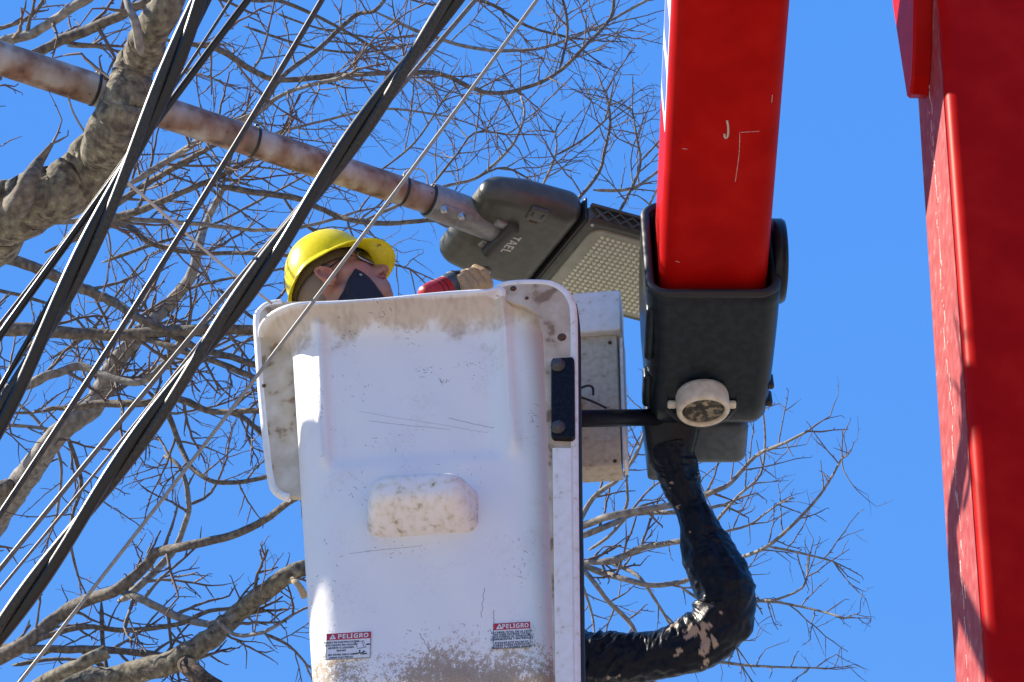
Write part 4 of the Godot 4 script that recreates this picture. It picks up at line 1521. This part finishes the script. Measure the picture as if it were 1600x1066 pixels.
	for i in third.size():
		var q: Array = third[i]
		var right: bool = q[0][0][0] > 700
		limb(t, "branch", q[0], q[1], q[2], q[3], q[4], M.bark_pale if right or i % 3 == 1 else M.bark, 13.0 if right else 8.0, 0.24 if right else 0.34, 0.45)
	tree_done(t)

# ---- smooth bodies: joined distances to tapered bones and ellipsoids, meshed as surface nets ----
# prim: [kind, a, b or radii, ra, rb, blend]; kind 0 bone, 1 ellipsoid, 2 carved bone
func blob(b: Builder, prims: Array, cell: float, paint := 0) -> void:
	var lo := Vector3.ONE * 1e9
	var hi := -lo
	for p in prims:
		if p[0] == 2:
			continue
		var pad := Vector3.ONE * (maxf(p[3], p[4]) + cell * 3)
		if p[0] == 1:
			lo = lo.min(p[1] - p[2] - Vector3.ONE * cell * 3); hi = hi.max(p[1] + p[2] + Vector3.ONE * cell * 3)
		else:
			lo = lo.min(p[1] - pad).min(p[2] - pad); hi = hi.max(p[1] + pad).max(p[2] + pad)
	var n := Vector3i(((hi - lo) / cell).ceil()) + Vector3i.ONE * 2
	var field := PackedFloat32Array()
	field.resize(n.x * n.y * n.z)
	field.fill(0.2)
	for p in prims:
		var k: float = p[5]
		var m := k + cell * 2.5
		var blo: Vector3; var bhi: Vector3
		if p[0] == 1:
			blo = p[1] - p[2] - Vector3.ONE * m; bhi = p[1] + p[2] + Vector3.ONE * m
		else:
			var pad := Vector3.ONE * (maxf(p[3], p[4]) + m)
			blo = (p[1] as Vector3).min(p[2]) - pad; bhi = (p[1] as Vector3).max(p[2]) + pad
		var i0 := Vector3i(((blo - lo) / cell).floor()).clamp(Vector3i.ZERO, n - Vector3i.ONE)
		var i1 := Vector3i(((bhi - lo) / cell).ceil()).clamp(Vector3i.ZERO, n - Vector3i.ONE)
		var a: Vector3 = p[1]
		var e: Vector3 = p[2]
		var ab := e - a
		var len2 := maxf(ab.length_squared(), 1e-9)
		for z in range(i0.z, i1.z + 1):
			for y in range(i0.y, i1.y + 1):
				var row := (z * n.y + y) * n.x
				for x in range(i0.x, i1.x + 1):
					var q := lo + Vector3(x, y, z) * cell
					var d: float
					if p[0] == 1:
						var s := (q - a) / e
						var l := s.length()
						d = (l - 1.0) * l / maxf((s / e).length(), 1e-6)
					else:
						var t := clampf((q - a).dot(ab) / len2, 0, 1)
						d = q.distance_to(a + ab * t) - lerpf(p[3], p[4], t)
					var f := field[row + x]
					if p[0] == 2:
						d = -d
						var h := clampf(0.5 - 0.5 * (f - d) / k, 0, 1)
						field[row + x] = lerpf(f, d, h) + k * h * (1 - h)
					else:
						var h := clampf(0.5 + 0.5 * (f - d) / k, 0, 1)
						field[row + x] = lerpf(f, d, h) - k * h * (1 - h)
	var cells := {}
	var i_start := b.idx.size()
	var v_start := b.v.size()
	var sx := 1; var sy := n.x; var sz := n.x * n.y
	var corner := [0, sx, sy, sx + sy, sz, sx + sz, sy + sz, sx + sy + sz]
	for z in n.z - 1:
		for y in n.y - 1:
			for x in n.x - 1:
				var o := x + y * sy + z * sz
				var inside := 0
				for c in 8:
					if field[o + corner[c]] < 0:
						inside += 1
				if inside == 0 or inside == 8:
					continue
				var sum := Vector3.ZERO
				var cnt := 0
				for c in 8:
					for ax in 3:
						var bit := 1 << ax
						if c & bit:
							continue
						var f0: float = field[o + corner[c]]
						var f1: float = field[o + corner[c | bit]]
						if (f0 < 0) == (f1 < 0):
							continue
						var q := Vector3(c & 1, (c >> 1) & 1, (c >> 2) & 1)
						q[ax] += f0 / (f0 - f1)
						sum += q
						cnt += 1
				var pos := lo + (Vector3(x, y, z) + sum / cnt) * cell
				if paint == 1:
					b.col = face_colour(pos)
				cells[o] = b.put(pos)
	b.col = Color.WHITE
	var steps := [sx, sy, sz]
	for o in cells:
		for ax in 3:
			var f0: float = field[o]
			var f1: float = field[o + steps[ax]]
			if (f0 < 0) == (f1 < 0):
				continue
			var u: int = steps[(ax + 1) % 3]
			var w: int = steps[(ax + 2) % 3]
			if not (cells.has(o - u) and cells.has(o - w) and cells.has(o - u - w)):
				continue
			var q0: int = cells[o]; var q1: int = cells[o - u]; var q2: int = cells[o - u - w]; var q3: int = cells[o - w]
			if f0 < 0:
				b.tri(q0, q2, q1); b.tri(q0, q3, q2)
			else:
				b.tri(q0, q1, q2); b.tri(q0, q2, q3)
	b.outward(i_start, v_start)

# complexion: lips, stubble and ruddy cheeks are the skin's own colours
func face_colour(p: Vector3) -> Color:
	var c := Color(0.36, 0.185, 0.130)
	var red := exp(-p.distance_squared_to(Vector3(0.065, -0.02, 0.05)) / 0.0012) * 0.6
	red = maxf(red, exp(-p.distance_squared_to(Vector3(0.116, -0.028, 0.0)) / 0.0005) * 0.8)
	red = maxf(red, exp(-p.distance_squared_to(Vector3(-0.012, -0.005, 0.088)) / 0.0012) * 0.7)
	c = c.lerp(Color(0.34, 0.105, 0.075), red)
	if absf(p.y + 0.059) < 0.011 and p.x > 0.085 and absf(p.z) < 0.026:
		c = Color(0.27, 0.082, 0.072)
	if p.y > 0.028 and p.y < 0.040 and p.x > 0.06 and absf(p.z) > 0.012 and absf(p.z) < 0.05:
		c = Color(0.13, 0.085, 0.06)
	if p.x < 0.005 and p.y > -0.01 and absf(p.z) < 0.084 or p.x < -0.05:
		c = Color(0.16, 0.125, 0.10)
	return c

func worker() -> void:
	var origin := sight(535, 452, 6.18)
	var pitch := deg_to_rad(33.0)
	var yaw := deg_to_rad(16.0)
	var fw := Vector3(cos(pitch) * cos(yaw), sin(pitch), cos(pitch) * sin(yaw))
	var up := Vector3(-sin(pitch) * cos(yaw), cos(pitch), -sin(pitch) * sin(yaw))
	var hf := Transform3D(Basis(fw, up, fw.cross(up)).scaled_local(Vector3.ONE * 1.02), origin)
	var node := thing("person", "person in yellow hard hat and dark jacket looking up at the lamp", "person")
	# head and neck
	var b := Builder.new()
	b.t = hf
	var pr := [
		[1, Vector3(-0.012, 0.05, 0), Vector3(0.100, 0.092, 0.078), 0, 0, 0.02],
		[1, Vector3(0.036, -0.012, 0), Vector3(0.060, 0.080, 0.060), 0, 0, 0.02],
		[0, Vector3(-0.03, -0.05, 0), Vector3(-0.065, -0.22, 0), 0.056, 0.06, 0.02],
		[0, Vector3(0.070, -0.088, -0.006), Vector3(0.070, -0.088, 0.006), 0.023, 0.023, 0.02],
		[0, Vector3(0.080, 0.012, 0), Vector3(0.111, -0.026, 0), 0.009, 0.0135, 0.010]]
	for s in [-1.0, 1.0]:
		pr.append([0, Vector3(-0.004, -0.050, 0.047 * s), Vector3(0.062, -0.086, 0.014 * s), 0.021, 0.020, 0.022])
		pr.append([0, Vector3(0.082, 0.034, 0.010 * s), Vector3(0.064, 0.036, 0.047 * s), 0.012, 0.012, 0.012])
		pr.append([0, Vector3(0.060, -0.014, 0.040 * s), Vector3(0.030, -0.008, 0.056 * s), 0.020, 0.014, 0.02])
		pr.append([0, Vector3(0.100, -0.032, 0.011 * s), Vector3(0.094, -0.031, 0.013 * s), 0.0095, 0.008, 0.006])
		pr.append([0, Vector3(0.078, -0.072, 0.010 * s), Vector3(0.060, -0.060, 0.030 * s), 0.017, 0.016, 0.015])
		pr.append([1, Vector3(-0.014, -0.004, 0.081 * s), Vector3(0.020, 0.033, 0.011), 0, 0, 0.006])
	pr.append([0, Vector3(0.0945, -0.0530, -0.012), Vector3(0.0945, -0.0530, 0.012), 0.0085, 0.0085, 0.006])
	pr.append([0, Vector3(0.0925, -0.0675, -0.011), Vector3(0.0925, -0.0675, 0.011), 0.0090, 0.0090, 0.006])
	for s in [-1.0, 1.0]:
		pr.append([2, Vector3(0.094, 0.014, 0.030 * s), Vector3(0.088, 0.014, 0.036 * s), 0.010, 0.010, 0.010])
		pr.append([1, Vector3(0.072, 0.014, 0.031 * s), Vector3(0.012, 0.012, 0.013), 0, 0, 0.003])
		pr.append([2, Vector3(0.108, -0.044, 0.0070 * s), Vector3(0.099, -0.036, 0.007 * s), 0.0056, 0.005, 0.002])
		pr.append([2, Vector3(-0.006, -0.012, 0.096 * s), Vector3(-0.012, 0.012, 0.098 * s), 0.0110, 0.0105, 0.003])
		pr.append([2, Vector3(0.100, -0.034, 0.022 * s), Vector3(0.082, -0.066, 0.037 * s), 0.0035, 0.003, 0.004])
		for k in 9:
			var w0 := deg_to_rad(-50.0 + k * 28.0); var w1 := w0 + deg_to_rad(28.0)
			pr.append([0, Vector3(-0.014 - 0.019 * sin(w0), -0.004 + 0.031 * cos(w0 - 0.6), 0.090 * s), Vector3(-0.014 - 0.019 * sin(w1), -0.004 + 0.031 * cos(w1 - 0.6), 0.090 * s), 0.0045, 0.0045, 0.003])
	pr.append([2, Vector3(0.1035, -0.0602, 0.0), Vector3(0.090, -0.0615, 0.026), 0.0042, 0.0038, 0.002])
	blob(b, pr, 0.0032, 1)
	# trunk below, one surface with the head's neck
	b.t = Transform3D.IDENTITY
	var neck := hf * Vector3(-0.06, -0.20, 0)
	var floor_y := bf.origin.y - 0.98
	var hip := Vector3(maxf(neck.x + 0.10, -0.30), floor_y + 0.60, neck.z - 0.04)
	b.col = Color(0.36, 0.185, 0.130)
	blob(b, [[0, neck, hip, 0.11, 0.12, 0.04]], 0.02)
	var body := part("body", b, M.skin, node)
	# jacket with both sleeves
	var rear := sight(662, 466, 6.32)
	var tip := sight(754, 426, 6.47)
	var ax := (tip - rear).normalized()
	var grip := sight(731, 449, 6.42)
	var sh_r := neck + Vector3(0.08, -0.08, 0.17)
	var sh_l := neck + Vector3(0.10, -0.08, -0.17)
	var wrist := grip + Vector3(-0.02, -0.15, 0.03)
	var elbow_l := Vector3(wrist.x - 0.02, wrist.y - 0.26, wrist.z + 0.0)
	var handle := rear + Vector3(0.06, -0.13, 0.0)
	var wrist2 := handle + Vector3(-0.06, -0.06, 0.03)
	var elbow_r := wrist2 + Vector3(-0.12, -0.22, -0.06)
	b = Builder.new()
	blob(b, [[0, neck + Vector3(0, -0.07, 0), hip, 0.13, 0.15, 0.05], [0, sh_r, sh_l, 0.085, 0.085, 0.06], [0, sh_r, elbow_r, 0.068, 0.056, 0.03], [0, elbow_r, wrist2, 0.056, 0.043, 0.03], [0, sh_l, elbow_l, 0.068, 0.056, 0.03], [0, elbow_l, wrist, 0.056, 0.043, 0.03]], 0.016)
	part("jacket", b, M.cloth, body)
	b = Builder.new()
	var legs := []
	for s in [-1.0, 1.0]:
		var h: Vector3 = hip + Vector3(0, -0.02, 0.09 * s)
		var knee := Vector3(hip.x + 0.16, floor_y + 0.44, hip.z + 0.11 * s)
		var ankle := Vector3(hip.x - 0.06, floor_y + 0.10, hip.z + 0.11 * s)
		legs.append([0, h, knee, 0.088, 0.066, 0.04]); legs.append([0, knee, ankle, 0.062, 0.048, 0.03])
		legs.append([0, ankle + Vector3(-0.03, -0.055, 0), ankle + Vector3(0.14, -0.06, 0), 0.045, 0.04, 0.03])
	blob(b, legs, 0.016)
	part("trousers", b, M.cloth, body)
	# stand-up collar: a flap rising to a point over the near cheek
	b = Builder.new()
	b.t = hf
	var rings := []
	var levels := 9
	for side in 2:
		for l in levels:
			var k: float = float(l) / (levels - 1) if side == 0 else 1.0 - float(l) / (levels - 1)
			var ring := PackedVector3Array()
			for j in 64:
				var w := TAU * j / 64
				# w = 0 towards the face, w = 90 degrees towards the near side
				var peak := 0.0
				for s in [-1.0, 1.0]:
					var off: float = angle_difference(deg_to_rad(50) * s, w) * s
					peak = maxf(peak, 1.0 - (off / 1.7 if off > 0 else -off / 0.5))
				var front := exp(-pow(angle_difference(w, 0.0) / 0.35, 2))
				var top := -0.135 + 0.110 * peak - 0.010 * front
				var y := lerpf(-0.24, top, k)
				var r := lerpf(0.115, 0.081 + 0.006 * peak, k) + (0.0 if side == 0 else -0.006)
				r += 0.004 * sin(w * 5.0 + k * 4.0) + 0.003 * sin(w * 11.0)
				var cx := lerpf(-0.055, -0.006, k)
				ring.append(Vector3(cx + r * 1.02 * cos(w), y, r * sin(w)))
			rings.append(ring)
	b.skin(rings, true, false, false)
	part("collar", b, M.cloth, body)
	# snap on the collar
	b = Builder.new()
	b.t = hf
	b.lathe(Vector3(0.052, -0.055, 0.071), Vector3(0.6, 0.0, 0.8), [[0.004, 0], [0.004, 0.002], [0.0, 0.003]], 12)
	part("snap", b, M.steel, body)

	# hard hat
	b = Builder.new()
	var helm := Transform3D(Basis(Vector3(0, 0, 1), deg_to_rad(-7.0)), Vector3(-0.006, 0.053, 0))
	b.t = hf * helm
	rings = []
	var outer := []
	for i in 26:
		var phi := PI / 2 * i / 25.0
		outer.append([phi, 1.0])
	var list := []
	# from the crown down the outside, round the brim, back up the inside
	for i in range(25, -1, -1):
		list.append([PI / 2 * i / 25.0, 0.0, 0.0])
	list.append([0.0, 0.35, -0.002]); list.append([0.0, 0.75, -0.007]); list.append([0.0, 1.0, -0.013]); list.append([0.0, 1.0, -0.017]); list.append([0.0, 0.72, -0.012]); list.append([0.0, 0.33, -0.007]); list.append([0.0, 0.0, -0.005])
	for i in range(0, 26):
		list.append([PI / 2 * i / 25.0, -1.0, 0.0])
	for q in list:
		var ring := PackedVector3Array()
		for j in 72:
			var w := TAU * j / 72
			var t: float = q[0]
			var shrink := 0.0035 if q[1] < 0 else 0.0
			var a := 0.117 - shrink; var e := 0.100 - shrink; var h := 0.128 - shrink
			var brim := 0.011 + 0.044 * pow(maxf(0.0, cos(w)), 1.6) + 0.004 * maxf(0.0, -cos(w))
			var x := a * cos(w) * pow(cos(t), 0.82)
			var z := e * sin(w) * pow(cos(t), 0.82)
			var y := h * sin(t)
			if q[1] > 0:
				var dir := Vector2(cos(w), sin(w) * 1.05).normalized()
				x += dir.x * brim * q[1]; z += dir.y * brim * q[1]
				y += q[2] * (1.0 + 0.4 * maxf(0.0, cos(w))) 
			elif q[1] == 0 and t < 0.02:
				y += q[2]
			if q[1] >= 0:
				y += 0.005 * exp(-pow(z / 0.016, 2)) * smoothstep(0.3, 0.8, t)
				y += 0.003 * (exp(-pow((z - 0.045) / 0.010, 2)) + exp(-pow((z + 0.045) / 0.010, 2))) * smoothstep(0.25, 0.6, t)
			# the back drops a little towards the nape
			y -= 0.022 * smoothstep(0.2, 1.0, -cos(w)) * (1.0 - sin(t))
			ring.append(Vector3(x, y, z))
		rings.append(ring)
	b.skin(rings, true, false, false)
	var hat := part("hard_hat", b, M.helmet, body)
	b = Builder.new()
	b.t = hf * helm
	rings = []
	for q in [[0.103, 0.088, -0.022], [0.104, 0.089, -0.004], [0.106, 0.091, 0.018], [0.098, 0.084, 0.018], [0.097, 0.083, -0.022]]:
		var ring := PackedVector3Array()
		for j in 64:
			var w := TAU * j / 64
			var scallop := 0.006 * absf(sin(w * 9.0)) if q[2] > 0.01 else 0.0
			ring.append(Vector3(q[0] * cos(w) - 0.004, q[2] - 0.010 * maxf(0.0, -cos(w)) + scallop, q[1] * sin(w)))
		rings.append(ring)
	b.skin(rings, true, false, false)
	part("sweat_band", b, M.band, hat)
	for s in [[[0.178, 0.050], [0.170, 0.056], [0.174, 0.062]], [[0.170, 0.048], [0.162, 0.054]], [[0.163, 0.044], [0.157, 0.050], [0.153, 0.044]]]:
		b = Builder.new()
		b.t = hf * helm
		var pts := []
		for q in s:
			pts.append(Vector3(q[0] - 0.012, -0.0175, q[1] - 0.012))
		b.tube(pts, fill(pts.size(), 0.0011), 5)
		part("pen_mark", b, M.ink, hat)

	# dark glasses
	for s in [1.0, -1.0]:
		b = Builder.new()
		rings = []
		b.t = hf
		for q in 2:
			var ring := PackedVector3Array()
			for j in 28:
				var w := TAU * j / 28
				var lz: float = 0.037 + 0.026 * cos(w)
				var ly := 0.006 + 0.021 * sin(w) * (1.0 - 0.12 * cos(w))
				ring.append(Vector3(0.104 - 7.0 * lz * lz * 0.9 - 0.003 * q + 0.01 * ly, ly, lz * s))
			rings.append(ring)
		b.skin(rings)
		var lens := part("glasses_lens", b, M.dark_glass, body)
		b = Builder.new()
		b.t = hf
		b.tube(smooth([Vector3(0.082, 0.022, 0.062 * s), Vector3(0.062, 0.020, 0.074 * s), Vector3(0.02, 0.014, 0.081 * s), Vector3(-0.02, 0.012, 0.084 * s)], 4), fill(13, 0.0026), 6)
		part("glasses_temple", b, M.tie, lens)
		b = Builder.new()
		b.t = hf
		var rim := []
		for j in 29:
			var w := TAU * j / 28
			var lz: float = 0.037 + 0.0265 * cos(w)
			var ly := 0.006 + 0.0215 * sin(w) * (1.0 - 0.12 * cos(w))
			rim.append(Vector3(0.1025 - 7.0 * lz * lz * 0.9 + 0.01 * ly, ly, lz * s))
		b.tube(rim, fill(29, 0.0015), 6)
		part("glasses_rim", b, M.steel, lens)

	# gloves: four fingers curled over the tool, thumb on the other side
	glove(body, grip, ax, Vector3(0.25, -0.85, -0.1), wrist)
	glove(body, handle, Vector3(0.1, 1, 0.1).normalized(), Vector3(-0.8, -0.2, 0.2), wrist2)
	driver_tool(rear, tip, handle)

func glove(body: Node3D, at: Vector3, axis: Vector3, palm_dir: Vector3, wrist: Vector3) -> void:
	var p := (palm_dir - axis * palm_dir.dot(axis)).normalized()
	var q := axis.cross(p)
	if q.z < 0:
		q = -q
	var pr := []
	var hold := 0.025
	pr.append([0, at + p * hold * 1.25 - axis * 0.030, at + p * hold * 1.25 + axis * 0.030, 0.019, 0.019, 0.012])
	pr.append([0, at + p * 0.05, wrist, 0.026, 0.034, 0.02])
	for i in 4:
		var s := -0.038 + i * 0.0255
		var reach: float = [1.0, 1.12, 1.06, 0.85][i]
		var prev := at + axis * s + p * hold * 1.15 + q * 0.012
		var r := 0.0150 - 0.0006 * absf(i - 1.4)
		for k in 3:
			var w: float = deg_to_rad([62, 118, 172][k] * reach)
			var nxt := at + axis * (s + 0.002 * k) + (p * cos(w) + q * sin(w)) * (hold + 0.012)
			pr.append([0, prev, nxt, r + 0.001, r, 0.0045])
			prev = nxt
	var prev := at + axis * 0.030 + p * hold * 1.1 - q * 0.008
	for k in 2:
		var w: float = deg_to_rad([-70, -135][k])
		var nxt := at + axis * (0.034 + 0.004 * k) + (p * cos(w) + q * sin(w)) * (hold + 0.011)
		pr.append([0, prev, nxt, 0.0165, 0.014, 0.005])
		prev = nxt
	var b := Builder.new()
	blob(b, pr, 0.0042)
	part("glove", b, M.glove, body)

func driver_tool(rear: Vector3, tip: Vector3, handle: Vector3) -> void:
	var ax := (tip - rear).normalized()
	var l := rear.distance_to(tip)
	var node := thing("impact_driver", "red and black cordless driver held up to the lamp housing", "power tool")
	var b := Builder.new()
	b.lathe(rear, ax, [[0.020, 0], [0.031, 0.008], [0.034, 0.03], [0.034, l * 0.36], [0.030, l * 0.40]], 24)
	var motor := part("motor_housing", b, M.tool_red, node)
	for k in 2:
		b = Builder.new()
		b.lathe(rear, ax, [[0.033, 0.045 + k * 0.016], [0.0346, 0.046 + k * 0.016], [0.0346, 0.049 + k * 0.016], [0.033, 0.050 + k * 0.016]], 24)
		part("vent_band", b, M.black, motor)
	b = Builder.new()
	b.lathe(rear, ax, [[0.031, l * 0.36], [0.036, l * 0.39], [0.037, l * 0.50], [0.033, l * 0.62], [0.026, l * 0.72], [0.018, l * 0.82]], 24)
	part("gear_housing", b, M.tool_grey, node)
	b = Builder.new()
	b.lathe(rear, ax, [[0.0365, l * 0.49], [0.0385, l * 0.50], [0.0385, l * 0.54], [0.035, l * 0.56]], 24)
	part("bumper_ring", b, M.black, node)
	b = Builder.new()
	b.lathe(rear, ax, [[0.010, l * 0.80], [0.013, l * 0.86], [0.0135, l * 1.06], [0.0115, l * 1.10], [0.0, l * 1.10]], 18)
	part("socket_bit", b, M.steel, node)
	b = Builder.new()
	b.tube(smooth([rear + ax * 0.05, rear.lerp(handle, 0.6) + ax * 0.02, handle + Vector3(0, -0.08, 0)], 5), fill(11, 0.021), 16)
	part("handle", b, M.black, node)
	b = Builder.new()
	b.t.origin = handle + Vector3(0, -0.11, 0)
	b.rounded(Vector3(0.11, 0.06, 0.07), 0.012, 3)
	part("battery", b, M.tool_red, node)
